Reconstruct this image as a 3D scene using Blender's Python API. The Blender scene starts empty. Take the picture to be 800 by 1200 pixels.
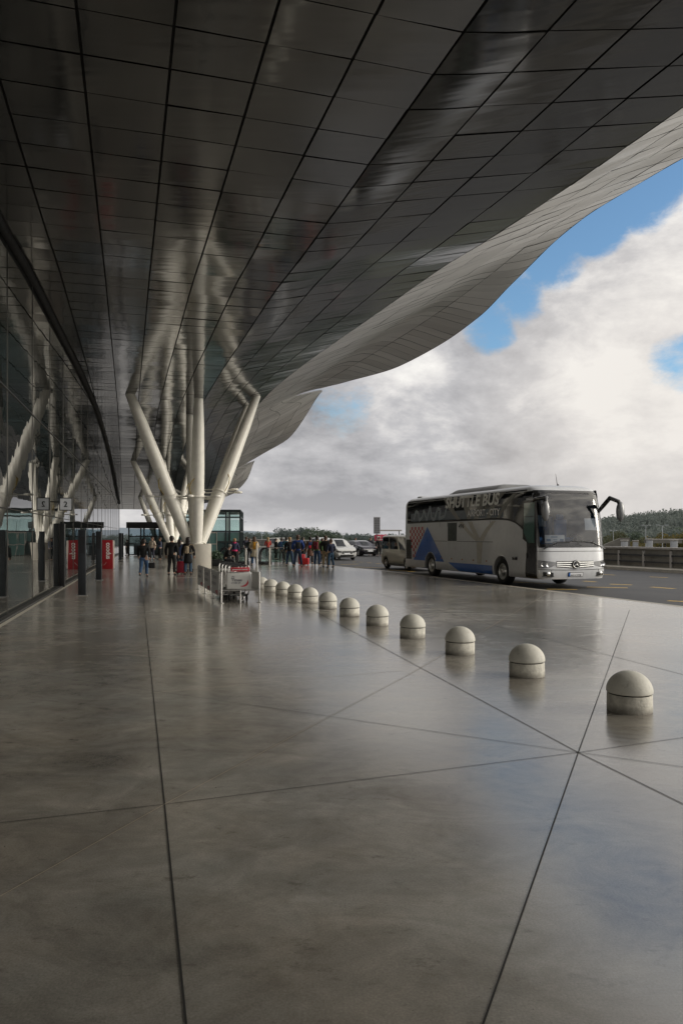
import bpy, bmesh, math, random
from mathutils import Vector, Matrix
random.seed(11)
sc = bpy.context.scene
COL = sc.collection
R = math.radians
PI = math.pi

# ------------------------------------------------------------------ camera
CAMZ, F, CX, HZ = 1.85, 870.0, 400.0, 627.0
cd = bpy.data.cameras.new('camera'); cam = bpy.data.objects.new('camera', cd); COL.objects.link(cam)
cam.location = (0, 0, CAMZ); cam.rotation_euler = (R(90), 0, 0)
cd.sensor_fit = 'VERTICAL'; cd.sensor_height = 36; cd.lens = 36*F/1200
cd.shift_y = 27/1200; cd.clip_start = .05; cd.clip_end = 6000
sc.camera = cam
sc.view_settings.view_transform = 'Standard'; sc.view_settings.look = 'None'
sc.view_settings.exposure = 0; sc.view_settings.gamma = 1
sc.render.engine = 'CYCLES'
sc.cycles.use_denoising = True
sc.cycles.max_bounces = 8; sc.cycles.glossy_bounces = 5; sc.cycles.transparent_max_bounces = 10
sc.cycles.caustics_reflective = True; sc.cycles.blur_glossy = 1.0; sc.cycles.caustics_refractive = False
sc.cycles.sample_clamp_indirect = 6

def gp(px, py, z=0.0):
    """ground point (height z) seen at a photo pixel; used to survey the plan"""
    Y = F*(CAMZ-z)/(py-HZ)
    return Vector(((px-CX)/F*Y, Y, z))
AX = Vector((-.2756, .9613, 0)); BX = Vector((.9613, .2756, 0))      # along / across the terminal
def st(s, t, z=0.0): return Vector((BX.x*s+AX.x*t, BX.y*s+AX.y*t, z))
def wallx(Y): return -3.3-.2549*Y                                      # plan line of the glass facade
WDIR = Vector((-.2470, .9690, 0)); WN = Vector((.9690, .2470, 0))
def pw(xs, ys):
    """monotone cubic through points"""
    n = len(xs); h = [xs[i+1]-xs[i] for i in range(n-1)]; d = [(ys[i+1]-ys[i])/h[i] for i in range(n-1)]
    m = [d[0]]+[0 if d[i-1]*d[i] <= 0 else 2*d[i-1]*d[i]/(d[i-1]+d[i]) for i in range(1, n-1)]+[d[-1]]
    def f(x):
        if x <= xs[0]: return ys[0]+m[0]*(x-xs[0])
        if x >= xs[-1]: return ys[-1]+m[-1]*(x-xs[-1])
        i = max(k for k in range(n-1) if xs[k] <= x); u = (x-xs[i])/h[i]
        return ((2*u**3-3*u*u+1)*ys[i]+(u**3-2*u*u+u)*h[i]*m[i]+(3*u*u-2*u**3)*ys[i+1]+(u**3-u*u)*h[i]*m[i+1])
    return f

# ------------------------------------------------------------------ materials
class NT:
    def __init__(s, mat):
        s.t = mat.node_tree; s.n = s.t.nodes
    def new(s, typ, **kw):
        n = s.n.new(typ)
        for k, v in kw.items():
            if k.startswith('_'): setattr(n, k[1:], v)
            else:
                key = int(k[1:]) if k[0] == 'i' and k[1:].isdigit() else k.replace('__', ' ')
                if hasattr(v, 'is_output') or isinstance(v, bpy.types.NodeSocket): s.t.links.new(v, n.inputs[key])
                else: n.inputs[key].default_value = v
        return n
    def link(s, a, b): s.t.links.new(a, b)
    def math(s, op, a, b=0.0, c=None):
        n = s.n.new('ShaderNodeMath'); n.operation = op
        for i, v in enumerate((a, b) if c is None else (a, b, c)):
            if isinstance(v, bpy.types.NodeSocket): s.t.links.new(v, n.inputs[i])
            else: n.inputs[i].default_value = v
        return n.outputs[0]
    def ramp(s, fac, stops):
        n = s.n.new('ShaderNodeValToRGB'); e = n.color_ramp.elements
        while len(e) < len(stops): e.new(.5)
        for i, (p, c) in enumerate(stops):
            e[i].position = p; e[i].color = c if len(c) == 4 else (*c, 1)
        s.t.links.new(fac, n.inputs[0]); return n.outputs[0]
    def mix(s, fac, a, b, blend='MIX'):
        n = s.n.new('ShaderNodeMix'); n.data_type = 'RGBA'; n.blend_type = blend
        for i, v in ((0, fac), (6, a), (7, b)):
            if isinstance(v, bpy.types.NodeSocket): s.t.links.new(v, n.inputs[i])
            else: n.inputs[i].default_value = v if i == 0 else ((*v, 1) if len(v) == 3 else v)
        return n.outputs[2]

MATS = {}
def base_mat(name):
    m = bpy.data.materials.new(name); m.use_nodes = True
    nt = NT(m); return m, nt, nt.n['Principled BSDF']
def mat(name, col, rough=.5, metal=0.0, var=.12, scale=6.0, spec=.5, ior=1.5, bump=0.0, bscale=40.0, coat=0.0, alt=None):
    if name in MATS: return MATS[name]
    m, nt, b = base_mat(name)
    tc = nt.new('ShaderNodeTexCoord')
    no = nt.new('ShaderNodeTexNoise', Vector=tc.outputs['Object'], Scale=scale, Detail=5.0, Roughness=.6)
    a = [c*(1-var) for c in col]; z = alt or [min(1, c*(1+var)) for c in col]
    nt.link(nt.ramp(no.outputs['Fac'], [(.3, tuple(a)), (.7, tuple(z))]), b.inputs['Base Color'])
    nt.link(nt.math('MULTIPLY_ADD', no.outputs['Fac'], rough*.5, rough*.75), b.inputs['Roughness'])
    b.inputs['Metallic'].default_value = metal; b.inputs['IOR'].default_value = ior
    b.inputs['Specular IOR Level'].default_value = spec; b.inputs['Coat Weight'].default_value = coat
    b.inputs['Coat Roughness'].default_value = .06
    if bump:
        n2 = nt.new('ShaderNodeTexNoise', Vector=tc.outputs['Object'], Scale=bscale, Detail=4.0)
        bp = nt.new('ShaderNodeBump', Height=n2.outputs['Fac'], Strength=bump, Distance=.02)
        nt.link(bp.outputs[0], b.inputs['Normal'])
    MATS[name] = m; return m
def glass(name, tint, refl_ior=1.5, rough=.01, trans=True, base=(.01, .012, .012)):
    if name in MATS: return MATS[name]
    m, nt, b = base_mat(name); out = nt.n['Material Output']
    if trans:
        nt.n.remove(b)
        tr = nt.new('ShaderNodeBsdfTransparent', Color=(*tint, 1)); gl = nt.new('ShaderNodeBsdfGlossy', Roughness=rough, Color=(1, 1, 1, 1))
        fr = nt.new('ShaderNodeFresnel', IOR=refl_ior)
        mx = nt.new('ShaderNodeMixShader', i0=fr.outputs[0], i1=tr.outputs[0], i2=gl.outputs[0])
        nt.link(mx.outputs[0], out.inputs[0])
    else:
        b.inputs['Base Color'].default_value = (*base, 1); b.inputs['Roughness'].default_value = rough; b.inputs['IOR'].default_value = refl_ior
        tc = nt.new('ShaderNodeTexCoord'); no = nt.new('ShaderNodeTexNoise', Vector=tc.outputs['Object'], Scale=.8, Detail=2.0)
        bp = nt.new('ShaderNodeBump', Height=no.outputs['Fac'], Strength=.08, Distance=.04); nt.link(bp.outputs[0], b.inputs['Normal'])
    MATS[name] = m; return m

# ------------------------------------------------------------------ mesh builder
class MB:
    def __init__(s): s.v = []; s.f = []; s.sm = []
    def add(s, vs, fs, smooth=False):
        o = len(s.v); s.v += [tuple(v) for v in vs]; s.f += [tuple(i+o for i in f) for f in fs]; s.sm += [smooth]*len(fs); return s
    def box(s, c, d, rz=0.0, M=None):
        x, y, z = d[0]/2, d[1]/2, d[2]/2
        vs = [Vector((a*x, b*y, e*z)) for a in (-1, 1) for b in (-1, 1) for e in (-1, 1)]
        m = M or Matrix.Rotation(rz, 3, 'Z'); vs = [m @ v + Vector(c) for v in vs]
        return s.add(vs, [(0, 1, 3, 2), (4, 6, 7, 5), (0, 4, 5, 1), (2, 3, 7, 6), (0, 2, 6, 4), (1, 5, 7, 3)])
    def rbox(s, c, d, r=.02, rz=0.0):
        bm = bmesh.new(); bmesh.ops.create_cube(bm, size=1)
        for v in bm.verts: v.co = Vector((v.co.x*d[0], v.co.y*d[1], v.co.z*d[2]))
        bmesh.ops.bevel(bm, geom=bm.edges[:], offset=min(r, min(d)*.45), segments=3, profile=.5, affect='EDGES')
        m = Matrix.Rotation(rz, 3, 'Z'); bm.verts.index_update()
        s.add([m @ v.co + Vector(c) for v in bm.verts], [[v.index for v in f.verts] for f in bm.faces], True); bm.free(); return s
    def quad(s, *p): return s.add(p, [tuple(range(len(p)))])
    def tube(s, pts, rad, seg=10, cap=True, smooth=True):
        pts = [Vector(p) for p in pts]; n = len(pts); rad = rad if isinstance(rad, (list, tuple)) else [rad]*n
        vs = []; up = None
        for i, p in enumerate(pts):
            d = (pts[min(i+1, n-1)]-pts[max(i-1, 0)]).normalized()
            if up is None: up = Vector((0, 0, 1)) if abs(d.z) < .9 else Vector((1, 0, 0))
            a = d.cross(up).normalized(); b = a.cross(d).normalized(); up = b
            vs += [p+rad[i]*(math.cos(2*PI*k/seg)*a+math.sin(2*PI*k/seg)*b) for k in range(seg)]
        fs = [(i*seg+k, i*seg+(k+1) % seg, (i+1)*seg+(k+1) % seg, (i+1)*seg+k) for i in range(n-1) for k in range(seg)]
        s.add(vs, fs, smooth)
        if cap: s.add(vs[:seg], [tuple(range(seg))]); s.add(vs[-seg:], [tuple(range(seg))[::-1]])
        return s
    def lathe(s, prof, c=(0, 0, 0), seg=24, M=None, smooth=True):
        """prof: (r,z) pairs about local Z"""
        vs = []; m = M or Matrix.Identity(3); c = Vector(c)
        for r, z in prof: vs += [m @ Vector((r*math.cos(2*PI*k/seg), r*math.sin(2*PI*k/seg), z)) + c for k in range(seg)]
        fs = [(i*seg+k, i*seg+(k+1) % seg, (i+1)*seg+(k+1) % seg, (i+1)*seg+k) for i in range(len(prof)-1) for k in range(seg)]
        return s.add(vs, fs, smooth)
    def ell(s, c, d, seg=12, rings=8, M=None):
        prof = [(math.sin(PI*i/rings), -math.cos(PI*i/rings)) for i in range(rings+1)]
        vs = []; c = Vector(c); m = M or Matrix.Identity(3)
        for r, z in prof: vs += [m @ Vector((r*d[0]*math.cos(2*PI*k/seg), r*d[1]*math.sin(2*PI*k/seg), z*d[2])) + c for k in range(seg)]
        fs = [(i*seg+k, i*seg+(k+1) % seg, (i+1)*seg+(k+1) % seg, (i+1)*seg+k) for i in range(rings) for k in range(seg)]
        return s.add(vs, fs, True)
    def prism(s, poly, fn, d0, d1):
        """poly of (a,b) pairs; fn(a,b,d) -> point; a solid between depth d0 and d1"""
        n = len(poly); vs = [fn(a, b, d0) for a, b in poly]+[fn(a, b, d1) for a, b in poly]
        return s.add(vs, [tuple(range(n))[::-1], tuple(range(n, 2*n))]+[(i, (i+1) % n, n+(i+1) % n, n+i) for i in range(n)])
    def grid(s, fn, nu, nv, smooth=True, flip=False):
        vs = [fn(i/nu, j/nv) for i in range(nu+1) for j in range(nv+1)]; w = nv+1
        fs = [(i*w+j, (i+1)*w+j, (i+1)*w+j+1, i*w+j+1) for i in range(nu) for j in range(nv)]
        return s.add(vs, [f[::-1] for f in fs] if flip else fs, smooth)
    def build(s, name, m, parent=None, bevel=0.0):
        me = bpy.data.meshes.new(name); me.from_pydata([tuple(v) for v in s.v], [], s.f)
        me.polygons.foreach_set('use_smooth', s.sm); me.update()
        return link(name, me, m, parent, bevel)
def link(name, me, m, parent=None, bevel=0.0):
    o = bpy.data.objects.new(name, me); COL.objects.link(o)
    if m is not None and not me.materials: me.materials.append(m)
    if parent: o.parent = parent
    if bevel:
        b = o.modifiers.new('bevel', 'BEVEL'); b.width = bevel; b.segments = 2; b.limit_method = 'ANGLE'
    return o
def fixn(o):
    bm = bmesh.new(); bm.from_mesh(o.data); bmesh.ops.recalc_face_normals(bm, faces=bm.faces[:]); bm.to_mesh(o.data); bm.free(); return o
def tag(o, label, cat, group=None):
    o['label'] = label; o['category'] = cat
    if group: o['group'] = group
    return o
def thing(name, label, cat, loc=(0, 0, 0), rz=0.0, group=None):
    o = bpy.data.objects.new(name, None); o.empty_display_size = .2; COL.objects.link(o)
    o.location = loc; o.rotation_euler = (0, 0, rz); return tag(o, label, cat, group)
def setting(o, kind='structure'): o['kind'] = kind; return o
def dup(o, loc, rz=None, label=None, parent=None):
    c = o.copy(); COL.objects.link(c)
    if parent is None:
        c.location = loc
        if rz is not None: c.rotation_euler = (0, 0, rz)
        if label: c['label'] = label
    else: c.parent = parent
    for ch in [x for x in COL.objects if x.parent == o]: dup(ch, None, parent=c)
    return c
def text(s, size, m, name, parent, origin, ux, uz, shear=0.0, width=None, weight=0.0, align='LEFT', spacing=1.0):
    """flat lettering from the built-in font; ux = reading direction, uz = up"""
    cu = bpy.data.curves.new('t', 'FONT'); cu.body = s; cu.size = size; cu.shear = shear; cu.align_x = align; cu.offset = weight
    cu.space_character = spacing; cu.resolution_u = 3
    o = bpy.data.objects.new('t', cu); COL.objects.link(o); bpy.context.view_layer.update()
    me = bpy.data.meshes.new_from_object(o.evaluated_get(bpy.context.evaluated_depsgraph_get()))
    bpy.data.objects.remove(o); bpy.data.curves.remove(cu)
    xs = [v.co.x for v in me.vertices]; k = 1.0
    if width: k = width/(max(xs)-min(xs))
    ux = Vector(ux); uz = Vector(uz); og = Vector(origin)
    for v in me.vertices: v.co = og+ux*(v.co.x*k)+uz*v.co.y
    me.materials.clear(); return link(name, me, m, parent)
# ------------------------------------------------------------------ sky and light
SUN_AZ, SUN_EL = 94.0, 15.0
w = bpy.data.worlds.new('World'); sc.world = w; w.use_nodes = True
nt = NT(w); bg = nt.n['Background']; bg.inputs['Strength'].default_value = .114
sky = nt.new('ShaderNodeTexSky', _sky_type='NISHITA', _sun_disc=False, _sun_elevation=R(SUN_EL), _sun_rotation=R(SUN_AZ), _altitude=100.0, _air_density=1.0, _dust_density=.6, _ozone_density=1.6)
tc = nt.new('ShaderNodeTexCoord'); D = tc.outputs['Generated']
sep = nt.new('ShaderNodeSeparateXYZ', i0=D)
def vnoise(scale, detail, rough, off=(0, 0, 0), dist=0.0, sc3=(1, 1, 1)):
    mp = nt.new('ShaderNodeMapping', Vector=D, Location=off, Scale=sc3)
    return nt.new('ShaderNodeTexNoise', Vector=mp.outputs[0], Scale=scale, Detail=detail, Roughness=rough, Distortion=dist).outputs['Fac']
def cone(x, y, z, inner, outer):
    """1 towards a direction of the sky, falling to 0 at the outer angle (degrees)"""
    v = Vector((x, y, z)).normalized()
    dp = nt.new('ShaderNodeVectorMath', _operation='DOT_PRODUCT', i0=D, i1=v)
    mr = nt.new('ShaderNodeMapRange', Value=dp.outputs['Value'], i1=math.cos(R(outer)), i2=math.cos(R(inner)), i3=0.0, i4=1.0)
    mr.interpolation_type = 'SMOOTHSTEP'; return mr.outputs[0]
def pxdir(px, py): return ((px-400)/870, 1.0, (627-py)/870)
n1 = vnoise(4.2, 12.0, .62, (3.1, 1.7, .3), .25, (1, 1, 1.7)); n2 = vnoise(14.0, 10.0, .65, (7.3, 2.2, 0), .2, (1, 1, 1.7))
# open blue gaps: a band over the upper right, small holes lower
gap = cone(*pxdir(746, 212), .4, 4.2)
for a, b in ((cone(*pxdir(690, 255), .4, 3.9), 1.0), (cone(*pxdir(645, 300), .2, 3.6), .85), (cone(*pxdir(600, 350), .1, 3.4), .78), (cone(*pxdir(575, 378), .1, 3.0), .82), (cone(*pxdir(812, 172), .2, 3.4), .85), (cone(*pxdir(797, 424), .2, 3.2), .70), (cone(*pxdir(398, 472), .4, 4.4), .62)):
    gap = nt.math('MAXIMUM', gap, nt.math('MULTIPLY', a, b))
up = nt.new('ShaderNodeMapRange', Value=sep.outputs[2], i1=.5, i2=.8, i3=0.0, i4=.30); gap = nt.math('MAXIMUM', gap, up.outputs[0])
nz = nt.math('ADD', nt.math('MULTIPLY', n1, 1.4), nt.math('MULTIPLY', n2, 1.15))
dens = nt.math('SUBTRACT', nz, nt.math('MULTIPLY', gap, .98))
cov = nt.new('ShaderNodeMapRange', Value=dens, i1=.42, i2=.94, i3=0.0, i4=1.0); cov.interpolation_type = 'SMOOTHSTEP'
# cloud brightness: grey undersides, bright tops towards the light
n3 = vnoise(3.1, 12.0, .60, (1.3, 5.1, .2), .3, (1, 1, 2.2)); n4 = vnoise(10.0, 10.0, .62, (4.6, .4, 0), .25, (1, 1, 1.8))
n5 = vnoise(3.1, 12.0, .60, (1.3+.12, 5.1, .2+.10), .3, (1, 1, 2.2)); n6 = vnoise(10.0, 10.0, .62, (4.6+.15, .4, .12), .25, (1, 1, 1.8))
relief = nt.math('ADD', nt.math('MULTIPLY', nt.math('SUBTRACT', n3, n5), .60), nt.math('MULTIPLY', nt.math('SUBTRACT', n4, n6), .26))
sh = nt.math('ADD', nt.math('ADD', nt.math('MULTIPLY', n3, .7), nt.math('MULTIPLY', n4, .36)), relief)
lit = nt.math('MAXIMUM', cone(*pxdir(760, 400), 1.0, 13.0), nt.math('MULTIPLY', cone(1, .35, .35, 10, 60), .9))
dk = nt.math('MAXIMUM', cone(*pxdir(560, 520), 2.0, 10.0), nt.math('MAXIMUM', cone(*pxdir(765, 312), 1.0, 6.5), nt.math('MULTIPLY', cone(*pxdir(330, 590), 2.0, 14.0), .8)))
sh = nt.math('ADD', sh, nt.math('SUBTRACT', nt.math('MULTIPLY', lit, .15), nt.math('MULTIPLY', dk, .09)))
ccol = nt.ramp(sh, [(.26, (.25, .25, .265)), (.50, (.45, .445, .455)), (.62, (.62, .605, .595)), (.76, (.80, .78, .745))])
ccol = nt.mix(1.0, ccol, (10.0, 10.0, 10.0), 'MULTIPLY')
glow = cone(math.sin(R(SUN_AZ)), math.cos(R(SUN_AZ)), math.tan(R(SUN_EL)), 8, 62)  # extra cloud brightness around the sun, added to light struts, bollards and floor
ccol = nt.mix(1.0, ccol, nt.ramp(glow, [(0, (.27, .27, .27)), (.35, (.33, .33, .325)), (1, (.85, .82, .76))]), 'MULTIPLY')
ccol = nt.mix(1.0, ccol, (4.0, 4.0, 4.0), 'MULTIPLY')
hz = nt.new('ShaderNodeMapRange', Value=sep.outputs[2], i1=0.0, i2=.10, i3=.55, i4=0.0)
ccol = nt.mix(hz.outputs[0], ccol, (5.2, 5.1, 5.15))
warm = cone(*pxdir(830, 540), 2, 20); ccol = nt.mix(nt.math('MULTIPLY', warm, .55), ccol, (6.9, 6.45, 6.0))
blue = nt.mix(1.0, sky.outputs[0], (1.2, 1.45, 1.6), 'MULTIPLY')
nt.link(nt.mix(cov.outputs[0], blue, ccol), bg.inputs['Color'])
ld = bpy.data.lights.new('sun', 'SUN'); ld.energy = 1.25; ld.angle = R(20); ld.color = (1, .93, .82)
sun = bpy.data.objects.new('sun', ld); COL.objects.link(sun)
sd = Vector((math.sin(R(SUN_AZ))*math.cos(R(SUN_EL)), math.cos(R(SUN_AZ))*math.cos(R(SUN_EL)), math.sin(R(SUN_EL))))
sun.rotation_euler = sd.to_track_quat('Z', 'Y').to_euler(); sun.location = sd*200

# ------------------------------------------------------------------ ground, plaza floor, road
def concrete_floor():
    m, nt, b = base_mat('polished_concrete'); tc = nt.new('ShaderNodeTexCoord'); P = tc.outputs['Object']
    a = nt.new('ShaderNodeTexNoise', Vector=P, Scale=.35, Detail=7.0, Roughness=.62, Distortion=.6).outputs['Fac']
    mp = nt.new('ShaderNodeMapping', Vector=P, Rotation=(0, 0, R(25)), Scale=(1.0, 1.7, 1))
    c = nt.new('ShaderNodeTexNoise', Vector=mp.outputs[0], Scale=1.1, Detail=8.0, Roughness=.68, Distortion=1.0).outputs['Fac']
    g = nt.new('ShaderNodeTexNoise', Vector=P, Scale=90.0, Detail=3.0, Roughness=.7).outputs['Fac']
    v = nt.math('ADD', nt.math('MULTIPLY', a, .5), nt.math('MULTIPLY', c, .5))
    k2 = nt.new('ShaderNodeTexNoise', Vector=P, Scale=.16, Detail=5.0, Roughness=.55, Distortion=.4).outputs['Fac']
    v2 = nt.math('ADD', nt.math('MULTIPLY', v, .6), nt.math('MULTIPLY', k2, .4))
    col = nt.ramp(v2, [(.38, (.125, .117, .103)), (.47, (.24, .226, .201)), (.55, (.345, .326, .291)), (.63, (.46, .438, .397))])
    tint = nt.ramp(nt.new('ShaderNodeTexNoise', Vector=P, Scale=.55, Detail=6.0, Roughness=.6).outputs['Fac'], [(.35, (.47, .50, .52)), (.65, (.54, .505, .46))])
    col = nt.mix(.6, col, tint, 'OVERLAY')
    col = nt.mix(.6, col, nt.ramp(g, [(.3, (.34, .34, .34)), (.7, (.66, .66, .66))]), 'OVERLAY')
    # trowel swirls, scuffs and dark stains
    tw = nt.new('ShaderNodeTexNoise', Vector=P, Scale=2.3, Detail=10.0, Roughness=.66, Distortion=2.2).outputs['Fac']
    col = nt.mix(.55, col, nt.ramp(tw, [(.30, (.36, .35, .33)), (.5, (.5, .5, .5)), (.72, (.63, .63, .63))]), 'OVERLAY')
    fl = nt.new('ShaderNodeTexVoronoi', Vector=P, Scale=9.0, _feature='F1').outputs['Distance']
    col = nt.mix(nt.math('MULTIPLY', nt.math('LESS_THAN', fl, .035), .55), col, (.05, .045, .04))
    s1 = nt.new('ShaderNodeTexNoise', Vector=mp.outputs[0], Scale=3.4, Detail=9.0, Roughness=.75).outputs['Fac']
    st_ = nt.ramp(s1, [(.58, (0, 0, 0)), (.68, (1, 1, 1))])
    col = nt.mix(nt.math('MULTIPLY', nt.new('ShaderNodeSeparateColor', i0=st_).outputs[0], .55), col, (.085, .072, .058))
    n5 = nt.new('ShaderNodeTexVoronoi', Vector=P, Scale=1.7, _feature='F1').outputs['Distance']
    sp = nt.math('LESS_THAN', n5, .012); col = nt.mix(nt.math('MULTIPLY', sp, .8), col, (.03, .027, .024))
    nt.link(col, b.inputs['Base Color'])
    r = nt.math('ADD', nt.math('MULTIPLY_ADD', v, .20, .03), nt.math('MULTIPLY', tw, .13))
    nt.link(r, b.inputs['Roughness']); b.inputs['IOR'].default_value = 2.5
    h = nt.math('ADD', nt.math('MULTIPLY', a, 1.0), nt.math('MULTIPLY', c, .12))
    bp = nt.new('ShaderNodeBump', Height=h, Strength=.035, Distance=.05); nt.link(bp.outputs[0], b.inputs['Normal'])
    return m
def asphalt():
    m, nt, b = base_mat('asphalt'); P = nt.new('ShaderNodeTexCoord').outputs['Object']
    a = nt.new('ShaderNodeTexNoise', Vector=P, Scale=.5, Detail=6.0, Roughness=.6).outputs['Fac']
    g = nt.new('ShaderNodeTexNoise', Vector=P, Scale=60.0, Detail=3.0).outputs['Fac']
    col = nt.ramp(nt.math('ADD', nt.math('MULTIPLY', a, .7), nt.math('MULTIPLY', g, .3)), [(.3, (.022, .022, .023)), (.7, (.058, .056, .054))])
    nt.link(col, b.inputs['Base Color']); b.inputs['Roughness'].default_value = .62
    bp = nt.new('ShaderNodeBump', Height=g, Strength=.4, Distance=.01); nt.link(bp.outputs[0], b.inputs['Normal']); return m
kerbs = pw([-60, 0, 16, 24.6, 36.7, 42, 50, 60, 100, 160], [16, 14.5, 13.9, 13.42, 12.84, 12.1, 10.8, 9.3, 4.0, -4.0])
TS = [-60+i*2 for i in range(101)]
MF = concrete_floor(); MA = asphalt()
MCON = mat('cast_concrete', (.36, .335, .29), .75, var=.16, scale=5, bump=.25, bscale=60)
MKERB = mat('kerb_stone', (.40, .37, .31), .5, var=.15, scale=3)
MDARK = mat('dark_joint', (.012, .011, .01), .8)  # near-black colour of saw cuts, panel gaps and grooves
mb = MB(); mb.grid(lambda u, v: st(-60+u*(60+kerbs(-60+v*200)-.30), -60+v*200, 0), 1, 100, False)
setting(mb.build('plaza_floor', MF))
mb = MB()
for z0, z1, s0, s1 in ((0, 0, -.298, -.02), (0, -.02, -.02, 0), (-.02, -.125, 0, 0)):
    mb.grid(lambda u, v: st(kerbs(-60+v*200)+s0+(s1-s0)*u, -60+v*200, z0+(z1-z0)*u), 1, 100, False)
setting(mb.build('kerb', MKERB))
mb = MB(); mb.grid(lambda u, v: st(kerbs(-60+v*200)-.02+u*60, -60+v*200, -.12), 1, 100, False)
setting(mb.build('road', MA))
MG = mat('far_grass', (.05, .065, .028), .9, var=.4, scale=.02, alt=(.10, .10, .05))
mb = MB(); mb.quad((-3000, -2500, -5), (3000, -2500, -5), (3000, 5000, -5), (-3000, 5000, -5)); setting(mb.build('ground', MG))
# floor joints: long straight saw cuts crossing at nodes, one lighter filled joint
MJL = mat('filled_joint', (.34, .29, .22), .6)
def joint(pts, wd, m, zz=.003):
    mb = MB(); P = [gp(*p) for p in pts]
    for a, b in zip(P, P[1:]):
        d = (b-a).normalized(); n = Vector((-d.y, d.x, 0))*wd/2; z = Vector((0, 0, zz))
        k = max(1, int((b-a).length/4))
        for i in range(k):
            p = a+(b-a)*i/k; q = a+(b-a)*(i+1)/k; mb.quad(p-n+z, q-n+z, q+n+z, p+n+z)
    setting(mb.build('floor_joint', m))
joint([(168, 700), (193, 943), (222, 1240)], .0095, MDARK)
joint([(737, 715), (677, 882), (545, 1260)], .0085, MDARK)
joint([(294, 676), (677, 882), (900, 992)], .0095, MDARK, .004)
joint([(-120, 978), (193, 943), (677, 882), (860, 856)], .007, MDARK, .0035)
joint([(-200, 756), (180, 810), (677, 882), (1000, 927)], .0075, MDARK, .0045)
joint([(-90, 1102), (193, 943), (480, 790), (640, 696)], .006, MJL, .005)
joint([(430, 692), (560, 728), (1000, 843)], .010, MDARK, .0035)
joint([(180, 812), (470, 786)], .006, MJL, .004)
# road markings
MY = mat('yellow_road_paint', (.50, .33, .07), .6, var=.35, scale=8)
mb = MB()
for i in range(60):
    t0, t1 = -20+i*2, -18+i*2
    q = [st(kerbs(t0)+.10, t0, -.114), st(kerbs(t1)+.10, t1, -.114), st(kerbs(t1)+.25, t1, -.114), st(kerbs(t0)+.25, t0, -.114)]; mb.quad(*q)
setting(mb.build('kerb_line', MY))
mb = MB()
for a, b, wd in (((687, 688), (735, 689), .14), ((714, 684.6), (740, 685.6), .14), ((762, 688), (790, 690), .14), ((782, 704), (815, 706), .14), ((683, 681), (698, 682), .14), ((640, 690.5), (676, 691), .14), ((600, 682), (640, 684), .12),
                 ((399, 661.5), (420, 661), .14), ((413, 658.5), (416, 658.6), .14), ((421, 658.7), (425, 658.8), .14), ((430, 659.5), (435, 659.7), .14), ((440, 660.5), (446, 660.7), .14), ((415, 664.5), (452, 665.5), .14), ((455, 668), (486, 670), .14), ((760, 676), (782, 677), .10), ((700, 673), (720, 674), .1)):
    p = gp(*a, -.12); q = gp(*b, -.12); d = (q-p).normalized(); n = Vector((-d.y, d.x, 0))*wd; z = Vector((0, 0, .005)); mb.quad(p-n+z, q-n+z, q+n+z, p+n+z)
setting(mb.build('road_marking', MY))
# parapet on the far side of the road, kerb below it
wallp = [(45, -30), (38, -10), (31.5, 14), (28.6, 32), (27.6, 44), (26.6, 62), (25.5, 76), (22, 110), (16, 150)]
wallp = pw([b for a, b in wallp], [a for a, b in wallp])
MPAR = mat('weathered_parapet', (.17, .16, .135), .8, var=.35, scale=1.2, bump=.3, bscale=20)
MRAIL = mat('parapet_cap', (.36, .34, .31), .55, var=.2)
MDK = mat('dark_steel', (.035, .036, .038), .4, var=.2)
par = thing('parapet_wall', 'long low grey concrete parapet with rails along the far side of the road', 'wall')
mb = MB(); mc = MB(); mr = MB(); mp_ = MB(); mk = MB()
ts = [-30+i*3 for i in range(54)]
def ring(mb, ofs, zz, closed=True):
    rows = [[st(wallp(t)+o, t, z) for o, z in zip(ofs, zz)] for t in ts]; n = len(ofs)
    vs = [p for r in rows for p in r]; fs = []
    for i in range(len(rows)-1):
        for k in range(n): fs.append((i*n+k, i*n+(k+1) % n, (i+1)*n+(k+1) % n, (i+1)*n+k))
    mb.add(vs, fs)
ring(mb, (.10, .55, .55, .10), (-.4, -.4, 1.05, 1.05)); mb.build('wall', MPAR, par)
ring(mc, (.0, .65, .65, .0), (1.053, 1.053, 1.16, 1.16)); mc.build('cap', MRAIL, par)
for z in (.28, .66): ring(mr, (.0, .06, .06, .0), (z, z, z+.09, z+.09))
mr.build('rail', MDK, par)
for i in range(76):
    t = -28+i*2; p = st(wallp(t)+.04, t, .48); mp_.box(p, (.11, .11, .95), R(16))
mp_.build('post', MRAIL, par)
ring(mk, (-1.5, .09, .09, -1.5), (-.3, -.3, .04, .04)); setting(mk.build('far_kerb', MKERB))
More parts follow.
